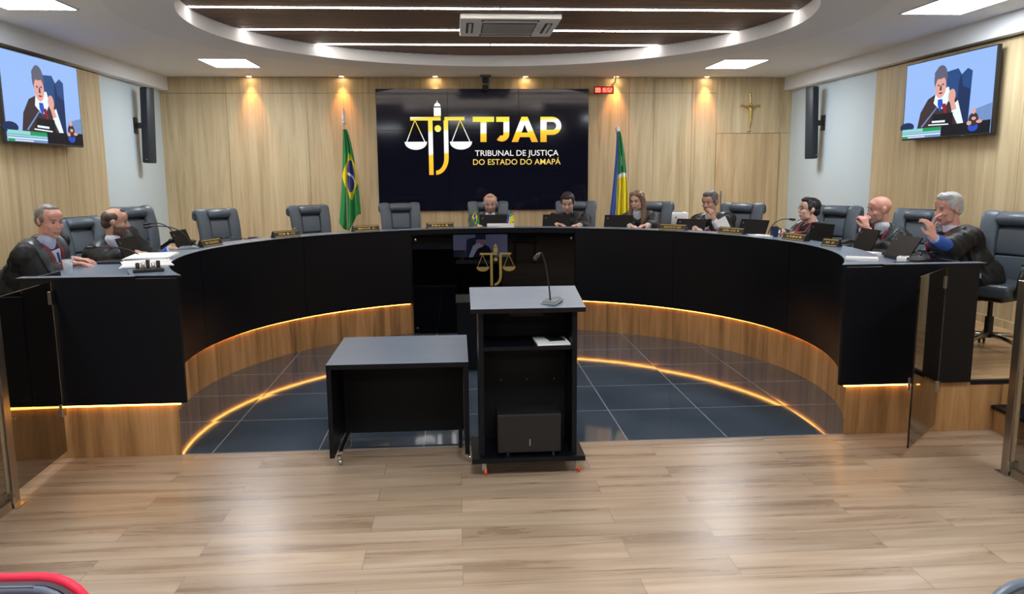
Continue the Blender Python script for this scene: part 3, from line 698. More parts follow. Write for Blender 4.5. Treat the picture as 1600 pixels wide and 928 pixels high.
t = thing('lectern', 'tall black open-back lectern on castors with slanted top and shelves', 'lectern', (.395, 4.35, 0))
bm = NB(); box(bm, (-.33, 0, .085), (.33, .40, .115), bev=.0015); build('base_board', bm, M_black, t)
for s in (-1, 1):
    bm = NB(); x0, x1 = (.255, .283) if s > 0 else (-.283, -.255)
    vs = box(bm, (x0, .035, .116), (x1, .375, .97))
    for v in vs:
        if v.co.z > .5: v.co.z = .978+(v.co.y-.035)*.15
    build('side_panel', bm, M_black, t)
bm = NB(); vs = box(bm, (-.254, .353, .116), (.254, .373, .97))
for v in vs:
    if v.co.z > .5: v.co.z = .976+(v.co.y-.035)*.15
build('front_board', bm, M_blackm, t)
bm = NB(); Mt = Matrix.Translation((0, .205, 1.027)) @ Matrix.Rotation(R_(8.5), 4, 'X'); box(bm, (-.325, -.215, -.028), (.325, .215, 0), Mt, bev=.0015); top_edge(build('lectern_top', bm, [M_top, M_black], t))
bm = NB(); box(bm, (-.254, .045, .742), (.254, .352, .765)); build('shelf', bm, M_black, t)
for z in (.70, .49):
    for x in (-.14, .02, .19):
        bm = NB(); ball(bm, (x, .351, z), (.006, .004, .006), 2); build('screw_cap', bm, M_plasticg, t)
bm = NB(); box(bm, (-.08, .343, .885), (.12, .352, .92)); box(bm, (-.03, .338, .912), (.09, .344, .917), mi=1); build('cable_box', bm, [M_plastic, M_plasticg], t)
for x in (-.26, .29):
    for y in (.05, .35): castor(t, x, y, .084, mat('orange_wheel', (226, 92, 34), .5), .024)
t = thing('equipment_case', 'black metal equipment case standing on the base board inside the lectern', 'case', (.395, 4.385, .1155))
bm = NB(); box(bm, (-.18, 0, .016), (.192, .22, .25), bev=.006); build('case_body', bm, mat('case_black', (20, 20, 22), .5), t, autos=40)
bm = NB(); box(bm, (-.173, -.004, .023), (.185, .0, .243), bev=.001); box(bm, (.005, -.006, .06), (.012, -.003, .1), mi=1); build('front_plate', bm, [mat('case_front', (24, 23, 25), .45), M_plasticg], t)
for x in (-.12, .15):
    for y in (.03, .2):
        bm = NB(); lathe(bm, [(.012, 0), (.014, .0155)], c=(x, y, 0), n=12); build('foot', bm, M_chrome, t)
t = thing('booklet', 'white papers lying on the right end of the lectern shelf', 'papers', (.54, 4.45, .766))
bm = NB(); box(bm, (-.09, -.05, 0), (.10, .16, .009), Matrix.Rotation(R_(3), 4, 'Z')); build('pages', bm, M_paper, t)
bm = NB(); box(bm, (-.005, .02, .0095), (.09, .14, .0125), Matrix.Rotation(R_(10), 4, 'Z')); build('dark_card', bm, M_plastic, t)
# gooseneck microphone builder
def goose(loc, rz, label, reach=.2, hgt=.28, group='gooseneck microphones on the bench', base=(.06, .08, .02), head=None, silver=False, tilt=0):
    t = thing('gooseneck_microphone', label, 'microphone', loc, rz, group)
    if tilt: t.rotation_euler = (tilt, 0, rz)
    bm = NB(); vs = box(bm, (-base[0], -base[1], 0), (base[0], base[1], base[2]), bev=.006)
    for v in vs:
        if v.co.z > base[2]*.6: v.co.x *= .8; v.co.y = v.co.y*.8
    build('base', bm, mat('mic_base_grey', (104, 112, 118), .35) if silver else M_plastic, t, autos=40)
    pts = []
    for k in range(13):
        f = k/12; pts.append((0, -.02+reach*(f**1.8), base[2]+hgt*math.sin(f*PI*.56)/math.sin(PI*.5)))
    bm = NB(); sweep(bm, pts, .0045, n=8); build('gooseneck', bm, M_plastic, t, smooth=True)
    a, b = Vector(pts[-2]), Vector(pts[-1]); d = (b-a).normalized()
    bm = NB(); sweep(bm, [b-d*.01, b+d*.005, b+d*.04, b+d*.055], [.006, .012, .013, .006], n=12); build('microphone_head', bm, M_plastic, t, smooth=True)
    return t
goose((.54, 4.44, 1.027-.016), R_(-34), 'gooseneck microphone with grey base on the slanted lectern top', reach=-.10, hgt=.30, base=(.05, .06, .018), silver=True, group='', tilt=R_(9))

# dark low cabinet on the tiles behind the lectern
t = thing('floor_cabinet', 'plain dark floor cabinet standing on the tiles behind the lectern', 'cabinet', (.27, 7.05, 0.004))
bm = NB(); box(bm, (-.28, -.22, .02), (.28, .22, .60), bev=.003); build('carcass', bm, M_black, t)
bm = NB(); box(bm, (-.29, -.23, .601), (.29, .23, .625), bev=.002); build('top_board', bm, M_black, t)
bm = NB(); box(bm, (-.26, -.2, 0), (.26, .2, .02)); build('base', bm, M_blackm, t)

# ------------------------------------------------------------------ smoked glass gates and rails
def smoked():
    m = D.materials.new('smoked_glass'); m.use_nodes = True; nt = m.node_tree; b = nt.nodes['Principled BSDF']
    b.inputs['Base Color'].default_value = (.30, .29, .28, 1); b.inputs['Transmission Weight'].default_value = 1; b.inputs['Roughness'].default_value = 0; b.inputs['IOR'].default_value = 1.45
    return m
M_glass = smoked()
def leaf(label, hinge, tip, z0=.07, z1=1.125):
    d = Vector((tip[0]-hinge[0], tip[1]-hinge[1], 0)); L = d.length; rz = math.atan2(d.y, d.x)
    t = thing('glass_gate', label, 'glass gate', (hinge[0], hinge[1], 0), rz, 'smoked glass gates at the bench ends')
    bm = NB(); box(bm, (.02, -.005, z0), (L, .005, z1), bev=.001); build('glass_leaf', bm, M_glass, t)
    for z in (.335, 1.03):
        bm = NB(); box(bm, (.0, -.014, z-.04), (.055, .014, z+.04), bev=.003); build('hinge', bm, M_chrome, t)
    bm = NB(); sweep(bm, [(L-.05, -.03, .42), (L-.05, -.03, .5)], .008, n=8); box(bm, (L-.056, -.03, .455), (L-.044, .01, .465)); build('latch', bm, M_chrome, t)
    return t
leaf('closed smoked glass gate between the left end of the bench and the left steel post', (-2.43, 4.86), (-2.40, 4.22))
g = leaf('open smoked glass gate swung out in front of the right end of the bench', (3.17, 4.86), (2.72, 4.42))
def post(label, x, y, s, ln, lbg):
    t = thing('steel_post', label, 'post', (x, y, 0), 0, 'square steel posts of the glass barrier')
    bm = NB(); box(bm, (-.022, -.03, 0), (.022, .03, 1.13), bev=.002); build('upright', bm, M_steel, t)
    bm = NB(); box(bm, (-.045, -.05, 0), (.045, .05, .008), bev=.001); box(bm, (-.03, -.05, .03), (.03, -.03, .09)); build('floor_plate', bm, M_chrome, t)
    g = thing('glass_screen', lbg, 'glass screen', (x, y-.04, 0), 0, 'fixed smoked glass screens of the barrier')
    bm = NB(); box(bm, (-.005, -ln, .04), (.005, -.012, 1.12), bev=.001); build('glass_pane', bm, M_glass, g)
    bm = NB(); box(bm, (-.02, -ln, 0), (.02, -.012, .05)); build('floor_channel', bm, M_steel, g)
post('square steel post at the left edge of the photo holding the smoked glass', -2.40, 4.18, -1, 1.3, 'fixed smoked glass screen left of the left steel post, cut by the frame')
post('square steel post at the right edge of the photo beside the open glass gate', 3.17, 4.15, 1, 1.3, 'fixed smoked glass screen right of the right steel post, cut by the frame')

# ------------------------------------------------------------------ flags
def flag_mat(kind):
    """cloth design from the mesh UV; u across the fly, v up the hoist"""
    m = D.materials.new('flag_'+kind); m.use_nodes = True; nt = m.node_tree; L = nt.links.new; b = nt.nodes['Principled BSDF']
    b.inputs['Roughness'].default_value = .55; b.inputs['Sheen Weight'].default_value = .2
    uv = nt.nodes.new('ShaderNodeTexCoord'); sp = nt.nodes.new('ShaderNodeSeparateXYZ'); L(uv.outputs['UV'], sp.inputs[0])
    def M(op, a, b_=None, c=None):
        n = nt.nodes.new('ShaderNodeMath'); n.operation = op
        for i, x in enumerate((a, b_, c)):
            if x is None: continue
            if isinstance(x, (int, float)): n.inputs[i].default_value = x
            else: L(x, n.inputs[i])
        return n.outputs[0]
    def mix(f, base, rgb):
        n = nt.nodes.new('ShaderNodeMixRGB'); L(f, n.inputs[0]); n.inputs[2].default_value = lin(rgb)+(1,)
        if isinstance(base, tuple): n.inputs[1].default_value = lin(base)+(1,)
        else: L(base, n.inputs[1])
        return n.outputs[0]
    u, v = sp.outputs['X'], sp.outputs['Y']
    du = M('ABSOLUTE', M('SUBTRACT', u, .5)); dv = M('ABSOLUTE', M('SUBTRACT', v, .5))
    if kind == 'brazil':
        rh = M('LESS_THAN', M('ADD', M('MULTIPLY', du, 1/.415), M('MULTIPLY', dv, 1/.38)), 1)
        rr = M('SQRT', M('ADD', M('POWER', M('MULTIPLY', du, 1.43), 2), M('POWER', dv, 2)))
        disc = M('LESS_THAN', rr, .25)
        arcd = M('SQRT', M('ADD', M('POWER', M('MULTIPLY', M('SUBTRACT', u, .36), 1.43), 2), M('POWER', M('SUBTRACT', v, .05), 2)))
        band = M('MULTIPLY', M('LESS_THAN', M('ABSOLUTE', M('SUBTRACT', arcd, .50)), .022), disc)
        c = mix(rh, (0, 138, 66), (238, 216, 10)); c = mix(disc, c, (24, 50, 140)); c = mix(band, c, (236, 240, 240))
    else:
        c = mix(M('GREATER_THAN', u, .30), (28, 80, 178), (240, 240, 236))
        s = M('SUBTRACT', v, .52)
        c = mix(M('MULTIPLY', M('GREATER_THAN', u, .34), M('GREATER_THAN', s, .02)), c, (0, 140, 78))
        c = mix(M('MULTIPLY', M('GREATER_THAN', u, .34), M('LESS_THAN', s, -.02)), c, (236, 220, 16))
        st = M('MULTIPLY', M('LESS_THAN', M('ABSOLUTE', M('SUBTRACT', u, .62)), .05), M('LESS_THAN', M('ABSOLUTE', M('SUBTRACT', v, .66)), .05))
        c = mix(st, c, (236, 240, 236))
    L(c, b.inputs['Base Color']); return m
def drape(parent, H, w_top, w_bot, m, ph, folds=3, hem=.0, amp=.06, uvf=None, name='cloth', nu=60, nv=46, ztop=None, tail=.18):
    """a hanging flag gathered at the top of its pole, opening out downward"""
    me = D.meshes.new(name); vs, fs, uvs = [], [], []
    for j in range(nv+1):
        f = j/nv
        for i in range(nu+1):
            g = i/nu
            wd = w_top+(w_bot-w_top)*(f**.8)
            x = -.012+g*wd-.35*wd*f*(1 if True else 0)
            y = amp*(math.sin(g*folds*2*PI+ph+f*1.1)+.35*math.sin(g*folds*4.3*PI+f*2))*(.35+.65*f)*(.3+.7*g)
            z = -f*H-tail*H*f*(math.sin(g*PI*1.3+.4)*.55+g*.2)*(f**2)+.02*math.sin(g*9+ph)*f
            vs.append((x, y, z)); uvs.append((uvf(g, f)) if uvf else (g, 1-f))
    for j in range(nv):
        for i in range(nu): fs.append((j*(nu+1)+i, j*(nu+1)+i+1, (j+1)*(nu+1)+i+1, (j+1)*(nu+1)+i))
    me.from_pydata(vs, [], fs); ul = me.uv_layers.new(name='UVMap')
    for lp in me.loops: ul.data[lp.index].uv = uvs[lp.vertex_index]
    o = link(name, me, m, parent, True); s = o.modifiers.new('t', 'SOLIDIFY'); s.thickness = .002; s.offset = 0
    return o
def flag(name, label, x, y, ztop, zcl, H, wt, wb, kind, ph, uvf, ball_tip):
    t = thing(name, label, 'flag', (x, y, ZP))
    bm = NB(); lathe(bm, [(.15, 0), (.15, .02), (.05, .05), (.02, .08)], n=24); build('stand', bm, M_chrome, t, autos=40)
    bm = NB(); sweep(bm, [(0, 0, .05), (0, 0, ztop-ZP-.13)], .013, n=10); build('pole', bm, mat('pole_wood', (196, 186, 170), .4), t, smooth=True)
    bm = NB(); z = ztop-ZP
    if ball_tip: lathe(bm, [(.014, z-.14), (.02, z-.12), (.012, z-.10), (.03, z-.06), (.03, z-.03), (.008, z)], n=14)
    else: lathe(bm, [(.014, z-.22), (.03, z-.20), (.012, z-.17), (.024, z-.11), (.012, z-.03), (.002, z)], n=14)
    build('finial', bm, mat('finial_white', (220, 220, 222), .3), t, autos=40)
    c = drape(t, H, wt, wb, flag_mat(kind), ph, uvf=uvf); c.location = (0, -.02, zcl-ZP)
    return t
flag('national_flag', 'green and yellow flag with a blue disc on a pole left of the video wall', -1.49, 10.95, 2.62, 2.34, 1.22, .05, .30, 'brazil', .4,
     lambda g, f: (.12+.62*g, .5+(.50-f)*1.5), False)
flag('state_flag', 'blue, green and yellow flag hanging from a pole right of the video wall', 2.235, 10.95, 2.37, 2.30, 1.25, .05, .28, 'amapa', 2.1,
     lambda g, f: (max(0, min(1, .08+.85*g+.18*f*0)), .95-f*.9), True)
def desk_flag(x, y, kind, label, s):
    t = thing('desk_flag', label, 'small flag', (x, y, ZT), 0, 'two small flags on the bench')
    bm = NB(); lathe(bm, [(.03, 0), (.03, .012), (.008, .02)], n=16); build('stand', bm, M_chrome, t)
    bm = NB(); sweep(bm, [(0, 0, .015), (0, 0, .19)], .003, n=6); build('pole', bm, M_chrome, t)
    c = drape(t, .14, .012, .10, MATS_FLAG[kind], 1.0, folds=2, amp=.012, nu=24, nv=16, uvf=lambda g, f: (.1+.85*g, .9-f*.8)); c.location = (0, -.005, .185)
    c.scale = (s, 1, 1)
MATS_FLAG = {'brazil': D.materials['flag_brazil'], 'amapa': D.materials['flag_amapa']}
p = on_z(742, 355, ZT+.01); desk_flag(.21, 8.83, 'brazil', 'tiny green and yellow flag on the bench left of the middle laptop', -1)
desk_flag(.60, 8.83, 'amapa', 'tiny blue, green and yellow flag on the bench right of the middle laptop', 1)

# ------------------------------------------------------------------ chairs
def executive_chair(label, arms=True):
    t = thing('executive_chair', label, 'chair', (0, 0, 0), 0, 'grey leather executive chairs behind the bench')
    # back profile (y, z): y points forward
    bp = [(-.20, .46), (-.235, .56), (-.235, .70), (-.25, .84), (-.285, .96), (-.315, 1.03)]
    def B(z):
        for i in range(len(bp)-1):
            if bp[i][1] <= z <= bp[i+1][1]:
                f = (z-bp[i][1])/(bp[i+1][1]-bp[i][1]); return bp[i][0]+(bp[i+1][0]-bp[i][0])*f
        return bp[-1][0]
    bm = NB(); vs = box(bm, (-.25, -.24, .43), (.25, .26, .53), bev=.035, seg=4); build('seat', bm, M_leatherd, t, autos=50)
    bm = NB(); box(bm, (-.20, -.23, .405), (.20, .23, .432), bev=.01); build('seat_pan', bm, M_plastic, t)
    bm = NB()
    sweep(bm, [(0, B(z)-.045, z) for z in (.50, .62, .78, .92, 1.02)], [.20, .225, .23, .235, .20], [.028]*5, n=20, up=(0, 1, 0), power=.6); build('back_shell', bm, M_leatherd, t, smooth=True)
    for z0, z1 in ((.50, .70), (.705, .90)):
        bm = NB(); ang = math.atan2(B(z1)-B(z0), z1-z0); M = Matrix.Translation((0, (B(z0)+B(z1))/2-.005, (z0+z1)/2)) @ Matrix.Rotation(-ang, 4, 'X')
        box(bm, (-.118, -.035, -(z1-z0)/2), (.118, .035, (z1-z0)/2), M, bev=.016, seg=3); build('back_cushion', bm, M_leather, t, autos=60)
    bm = NB(); sweep(bm, [(-.125, B(.98)+.01, .968), (-.115, B(.98)+.012, .970), (0, B(.98)+.016, .974), (.115, B(.98)+.012, .970), (.125, B(.98)+.01, .968)], [.035, .05, .052, .05, .035], [.06, .075, .078, .075, .06], n=18, up=(0, 1, 0)); build('head_pillow', bm, M_leather, t, smooth=True)
    for s in (-1, 1):
        pth = []; 
        for z in (.50, .58, .68, .78, .88, .95): pth.append((s*(.182+.02*(z-.5)), B(z)+.016, z))
        for k in range(1, 9):
            a = k/8*R_(235); pth.append((s*.196, B(.95)+.012-.038+.038*math.cos(a), .955+.055*math.sin(a)))
        n = len(pth); bm = NB()
        sweep(bm, pth, [.058]+[.070]*(n-2)+[.055], [.035]*6+[.03, .028, .026, .024, .022, .02, .018, .012], n=14, up=(0, 1, 0), power=.75); 
        build('side_bolster', bm, M_leather, t, smooth=True)
        if arms:
            q = [(s*.245, .17, .45), (s*.285, .20, .52), (s*.295, .205, .60), (s*.295, .16, .665), (s*.295, .02, .685), (s*.295, -.13, .67), (s*.27, -.235, .60)]
            bm = NB(); sweep(bm, q, .022, .014, n=10); ar = build('armrest', bm, M_plastic, t, smooth=True)
            bm = NB(); sweep(bm, [(s*.295, .17, .682), (s*.295, .02, .702), (s*.295, -.12, .69)], .028, .012, n=10); build('arm_pad', bm, M_leatherd, ar, smooth=True)
    bm = NB(); lathe(bm, [(.03, .10), (.03, .26), (.018, .262), (.018, .405)], n=14); build('gas_lift', bm, M_plastic, t, autos=40)
    for k in range(5):
        a = 2*PI*k/5+.3; c, s_ = math.cos(a), math.sin(a)
        bm = NB(); sweep(bm, [(0, 0, .125), (.14*c, .14*s_, .12), (.30*c, .30*s_, .085)], [.03, .024, .017], [.02, .016, .012], n=8); lg = build('base_leg', bm, M_steel if k % 2 else M_chrome, t, smooth=True)
        bm = NB()
        for o_ in (-.016, .016): lathe(bm, [(.014, -.009), (.027, -.006), (.027, .006), (.014, .009)], n=14, M=Matrix.Translation((.30*c, .30*s_, .027)) @ Matrix.Rotation(a+PI/2, 4, 'Z') @ Matrix.Translation((o_, 0, 0)) @ Matrix.Rotation(PI/2, 4, 'Y'))
        sweep(bm, [(.30*c, .30*s_, .03), (.30*c, .30*s_, .085)], .009, n=6)
        build('castor', bm, M_plastic, lg, autos=40)
    return t
chair0 = executive_chair('x')
# angle round the bench, radius, extra turn (degrees), size, label
CH = [(-94, 4.02, -10, 1.0, 'leather chair cut by the left frame edge, behind the grey-haired judge'),
      (-72, 3.80, -6, 1.0, 'leather chair behind the balding judge in profile on the left'),
      (-60.5, 3.90, 8, 1.06, 'empty leather chair on the left turned sideways against the pale wall section'),
      (-47.5, 3.85, 4, 1.0, 'empty leather chair directly right of the left pale wall section'),
      (-31.5, 3.85, 6, 1.0, 'empty leather chair left of the green and yellow flag'),
      (-15.6, 3.85, 2, 1.0, 'empty leather chair under the left part of the video wall'),
      (0.2, 3.85, 0, 1.0, 'leather chair of the presiding judge at the middle of the bench'),
      (16.4, 3.85, 4, 1.0, 'leather chair behind the black-haired judge looking down'),
      (30.0, 3.85, 2, 1.0, 'leather chair behind the long-haired judge with glasses'),
      (46.0, 3.85, 4, 1.0, 'leather chair behind the judge holding a hand to the chin'),
      (62.5, 3.85, 8, 1.0, 'leather chair behind the dark-haired judge, in front of the right pale wall section'),
      (76.5, 3.88, 14, 1.0, 'leather chair behind the bald judge with clasped hands'),
      (97, 3.76, 34, 1.04, 'large leather chair at the right edge of the photo behind the white-haired judge')]
for i, (a, r, turn, sc_, lb) in enumerate(CH):
    c = chair0 if i == 0 else copy_tree(chair0)
    th = R_(a); c.location = (C0[0]+r*math.sin(th), C0[1]+r*math.cos(th), ZP); c.rotation_euler = (0, 0, PI-th+R_(turn)); c.scale = (sc_, sc_, sc_)
    c['label'] = lb
# audience seats at the lower frame edge
def aud_chair(label, loc, rz, rim, back):
    t = thing('audience_chair', label, 'chair', loc, rz)
    # backrest: rounded slab, rim round the edge
    pts = []
    w2, h0, h1, r = .23, .42, .86, .10
    for (cx, cz, a0) in ((w2-r, h1-r, 0), (-w2+r, h1-r, PI/2), (-w2+r, h0+r, PI), (w2-r, h0+r, 3*PI/2)):
        for k in range(7): a = a0+k/6*PI/2; pts.append((cx+r*math.cos(a), cz+r*math.sin(a)))
    bm = NB(); prism(bm, pts, -.02, .02, Matrix(((1, 0, 0, 0), (0, 0, 1, 0), (0, 1, 0, 0), (0, 0, 0, 1)))); es = [e for e in bm.edges if abs(e.verts[0].co.y-e.verts[1].co.y) < 1e-5]
    bmesh.ops.bevel(bm, geom=es, offset=.012, segments=3, affect='EDGES'); build('backrest', bm, back, t, autos=50)
    bm = NB(); q = [(x, .022, z) for x, z in pts]; sweep(bm, q+[q[0]], .012, .014, n=8, up=(0, 1, 0), cap=False); build('backrest_rim', bm, rim, t, smooth=True)
    bm = NB(); q = [(x*.955, -.014, .64+(z-.64)*.955) for x, z in pts]; sweep(bm, q+[q[0]], .011, .012, n=8, up=(0, 1, 0), cap=False); build('inner_piping', bm, mat('slate_piping', (100, 108, 130), .5), t, smooth=True)
    bm = NB(); box(bm, (-.23, .03, .40), (.23, .47, .46), bev=.025, seg=3); build('seat', bm, back, t, autos=50)
    for sx in (-.2, .2):
        for sy in (.05, .43):
            bm = NB(); sweep(bm, [(sx, sy, 0), (sx*.95, sy, .41)], .013, n=8); build('leg', bm, M_plastic, t, smooth=True)
    for sx in (-1, 1):
        bm = NB(); sweep(bm, [(sx*.2, .04, .38), (sx*.2, .01, .45), (sx*.18, .0, .6)], .012, n=8); build('back_support', bm, M_plastic, t, smooth=True)
    return t
M_red = mat('red_fabric', (232, 30, 70), .6)
aud_chair('red-rimmed dark audience chair back at the lower left corner', (-1.07, 1.70, 0), R_(-3), M_red, mat('charcoal_fabric', (40, 38, 48), .6, sheen=.3))
aud_chair('dark grey audience chair back at the lower right corner', (1.35, 1.50, .0), R_(6), mat('slate_plastic', (92, 104, 118), .4), mat('charcoal_fabric2', (48, 46, 50), .6))
# ------------------------------------------------------------------ people
def skin_mat(name, rgb): return mat(name, rgb, .5, vary=.07, vscale=18, spec=.4)
SK = {'pink': skin_mat('skin_pink', (206, 164, 146)), 'tan': skin_mat('skin_tan', (190, 148, 126)), 'light': skin_mat('skin_light', (214, 174, 156)), 'ruddy': skin_mat('skin_ruddy', (206, 152, 136))}
M_lip = mat('lips', (170, 112, 104), .45)
M_eye = mat('eye_white', (150, 138, 130), .25); M_iris = mat('iris_dark', (36, 26, 22), .2)
def hair_mat(n, c): return mat(n, c, .5, bump=.5, bscale=60, vary=.25, vscale=40, vstretch=(1, .3, 1))
HAIR = {'grey': hair_mat('hair_grey', (118, 112, 106)), 'brown': hair_mat('hair_brown', (66, 50, 42)), 'black': hair_mat('hair_black', (24, 22, 24)), 'white': hair_mat('hair_white', (176, 178, 180)),
        'salt': hair_mat('hair_salt', (96, 92, 96)), 'fair': hair_mat('hair_fair', (120, 94, 74)), 'sand': hair_mat('hair_sand', (150, 128, 108))}
def ik(S, W, l1, l2, pole):
    d = W-S; L = min(d.length, (l1+l2)*.995); dn = d.normalized(); a = (l1*l1-l2*l2+L*L)/(2*L); h = math.sqrt(max(0, l1*l1-a*a))
    p = (pole-dn*pole.dot(dn)).normalized(); return S+dn*a+p*h
def hand(bm, wr, d, nrm, curl, s, spread=.0, sc=1.0, fing=None):
    """palm and five fingers; d: fingers' direction, nrm: back of the hand, s: side on which the thumb lies along d x nrm"""
    d = d.normalized(); nrm = (nrm-d*nrm.dot(d)).normalized(); sd = d.cross(nrm).normalized()*s
    base = [(.027, .088, .0085, .044), (.009, .094, .0088, .050), (-.009, .090, .0084, .046), (-.026, .080, .0075, .036)]
    cap(bm, wr-d*.01, wr+d*.03, .024*sc, .023*sc)
    for k, (o, l, r, fl) in enumerate(base):
        kn = wr+d*l*sc+sd*o*sc; cap(bm, wr+d*.012*sc+sd*o*.7*sc, kn, .0125*sc, .0105*sc)
        c = curl if fing is None else fing[k]
        p = kn; ang = 0; dd = (d+sd*spread*(1.5-k)*.12).normalized()
        for seg, (f, cc) in enumerate(((.50, .9), (.30, 1.1), (.24, .8))):
            ang += c*cc; v = dd*math.cos(ang)-nrm*math.sin(ang); q = p+v*(fl*2*f*sc)*.98
            cap(bm, p, q, r*(1-.06*seg)*sc, r*(.95-.08*seg)*sc); p = q
    t0 = wr+d*.022*sc+sd*.018*sc; t1 = t0+(d*.6+sd*.75-nrm*.25).normalized()*.038*sc; t2 = t1+(d*.9+sd*.25-nrm*.35).normalized()*.032*sc; t3 = t2+(d*.95-sd*.05-nrm*.4).normalized()*.024*sc
    cap(bm, t0, t1, .0135*sc, .0105*sc); cap(bm, t1, t2, .0105*sc, .0095*sc); cap(bm, t2, t3, .0095*sc, .0075*sc)
def fold(seed, amp=.006, f=22):
    rg = np.random.RandomState(seed); ks = rg.normal(0, 1, (5, 3))*np.array([f, f, f*.35]); ph = rg.uniform(0, 6, 5)
    def g(co):
        s = 0
        for k, p in zip(ks, ph): s = s+np.sin(co@k+p)
        w_ = .5+.5*np.sin(co@ks[0]*.4+1)
        return amp*(np.abs(s)**.8)*np.sign(s)*(.35+.65*w_)*.5
    return g
def person(label, ang, hip_r, head_px, head_r, head_dir, tilt, skin, hair, hands, lean_extra=0, wear='robe', hairstyle='short', glasses=False, tie=None, shirt=None, sash=True,
           sleeves=None, sc=1.0, voxel=.0065, beard=None, watch=False, body_turn=0, roll=0, shoulder=.185, hairpart=0, elbow_out=.35, width=1.0):
    th = R_(ang); base = Vector((C0[0]+hip_r*math.sin(th), C0[1]+hip_r*math.cos(th), ZP)); rz = PI-th+R_(body_turn)
    t = thing('person', label, 'person', base, rz)
    inv = (Matrix.Translation(base) @ Matrix.Rotation(rz, 4, 'Z')).inverted(); rot = Matrix.Rotation(-rz, 3, 'Z')
    Hc = inv @ on_r(head_px[0], head_px[1], head_r)
    hd = rot @ Vector((math.cos(R_(head_dir)), math.sin(R_(head_dir)), 0))
    yaw = math.atan2(-hd.x, hd.y)
    HM = Matrix.Translation(Hc) @ Matrix.Rotation(yaw, 4, 'Z') @ Matrix.Rotation(R_(tilt), 4, 'X') @ Matrix.Rotation(R_(roll), 4, 'Y') @ Matrix.Scale(sc, 4)
    def h(x, y, z): return HM @ Vector((x, y, z))
    H3 = HM.to_3x3().to_4x4()
    def hb(bm, c, r, sub=3): ball(bm, HM @ Vector(c), r, sub, H3)
    hips = Vector((0, .02, .55)); neck = Hc+Vector((0, -.045, -.165))
    ax = (neck-hips).normalized(); X = Vector((1, 0, 0)); F = ax.cross(X).normalized()*-1
    if F.y < 0: F = -F
    X = F.cross(ax).normalized()
    TL = (neck-hips).length
    def tp(x, f, k): return hips+ax*(TL*k)+X*x+F*f     # torso point: sideways, forward, height share
    # ---- body
    bm = NB()
    hb(bm, (0, -.014, .034), (.077, .096, .084)); hb(bm, (0, .022, -.030), (.063, .068, .082)); hb(bm, (0, .038, -.074), (.045, .042, .036)); hb(bm, (0, .066, -.098), (.02, .016, .016), 2)
    hb(bm, (0, -.005, .052), (.070, .088, .066)); hb(bm, (0, .062, .055), (.055, .025, .035))
    cap(bm, h(0, .084, .014), h(0, .104, -.022), .0085*sc, .0125*sc); hb(bm, (-.011, .096, -.026), .009*1, 2); hb(bm, (.011, .096, -.026), .009, 2)
    cap(bm, h(-.036, .079, .031), h(.036, .079, .031), .0095*sc, .0095*sc)
    for s in (-1, 1):
        hb(bm, (s*.037, .062, -.022), (.024, .022, .022), 2); hb(bm, (s*.044, .025, -.068), (.02, .03, .026), 2)
        hb(bm, (s*.078, -.008, .0), (.010, .020, .030), 2); hb(bm, (s*.081, -.014, .006), (.009, .013, .020), 2)
    cap(bm, h(-.018, .086, -.057), h(.018, .086, -.057), .0075*sc, .0075*sc); cap(bm, h(-.013, .083, -.069), h(.013, .083, -.069), .008*sc, .008*sc)
    cap(bm, h(0, -.02, -.05), neck+ax*.0, .056*sc, .06*sc); cap(bm, neck, tp(0, -.01, .90), .06, .075)
    Ml = ax.to_track_quat('Z', 'Y').to_matrix().to_4x4()
    sh = shoulder
    cap(bm, tp(-sh+.01, -.01, .86), tp(sh-.01, -.01, .86), .048, .048)
    cap(bm, tp(-.08, .0, .70), tp(.08, .0, .70), .115, .115); cap(bm, tp(-.07, .01, .40), tp(.07, .01, .40), .115, .115); cap(bm, tp(-.08, .0, .05), tp(.08, .0, .05), .12, .12)
    for s in (-1, 1):
        kn = Vector((s*.14, .42, .50)); an = Vector((s*.15, .40, .09))
        cap(bm, (s*.10, .02, .53), kn, .085, .06); cap(bm, kn, an, .056, .038); cap(bm, an-Vector((0, .03, .05)), an+Vector((0, .15, -.055)), .036, .028)
    sleeve = []
    for s, hs in ((-1, hands[0]), (1, hands[1])):   # s=-1: left hand of the person
        W = inv @ (on_r(hs['px'][0], hs['px'][1], hs['r']) if 'r' in hs else on_z(hs['px'][0], hs['px'][1], hs['z']))
        S = tp(s*sh, -.01, .87)
        d0 = W-S
        if d0.length > .55: W = S+d0.normalized()*.55
        pole = Vector((s*hs.get('out', elbow_out), -.2, -1)).normalized(); E = ik(S, W, .30, .27, pole)
        hdv = rot @ Vector(hs['d']) if 'd' in hs else (W-E); nr = rot @ Vector(hs.get('n', (0, 0, 1)))
        cap(bm, S-ax*.01, E, .046, .040); cap(bm, E, W, .042, .027)
        hand(bm, W, hdv, nr, hs.get('curl', .4), hs.get('th', s), sc=1.0, fing=hs.get('f'))
        sleeve.append((S, E, W, s))
    o = blob('body', bm, [skin, M_lip, hair], t, voxel, 2)
    me = o.data; iH = HM.inverted()
    n = len(me.polygons); ce = np.empty(n*3, 'f'); me.polygons.foreach_get('center', ce); ce = ce.reshape(-1, 3)
    A = np.array(iH); q = ce@A[:3, :3].T+A[:3, 3]
    idx = np.zeros(n, 'i')
    lipm = (np.abs(q[:, 0]) < .024) & (q[:, 1] > .082) & (np.abs(q[:, 2]+.062) < .0095+.0 - .2*np.abs(q[:, 0])**1.0*.3)
    idx[lipm] = 1
    if beard: 
        bmk = (q[:, 1] > -.01) & (q[:, 2] < -.035) & (q[:, 2] > -.125) & (np.abs(q[:, 0]) < .075) & ~lipm; idx[bmk] = 2
        me.materials[2] = beard
    me.polygons.foreach_set('material_index', idx)
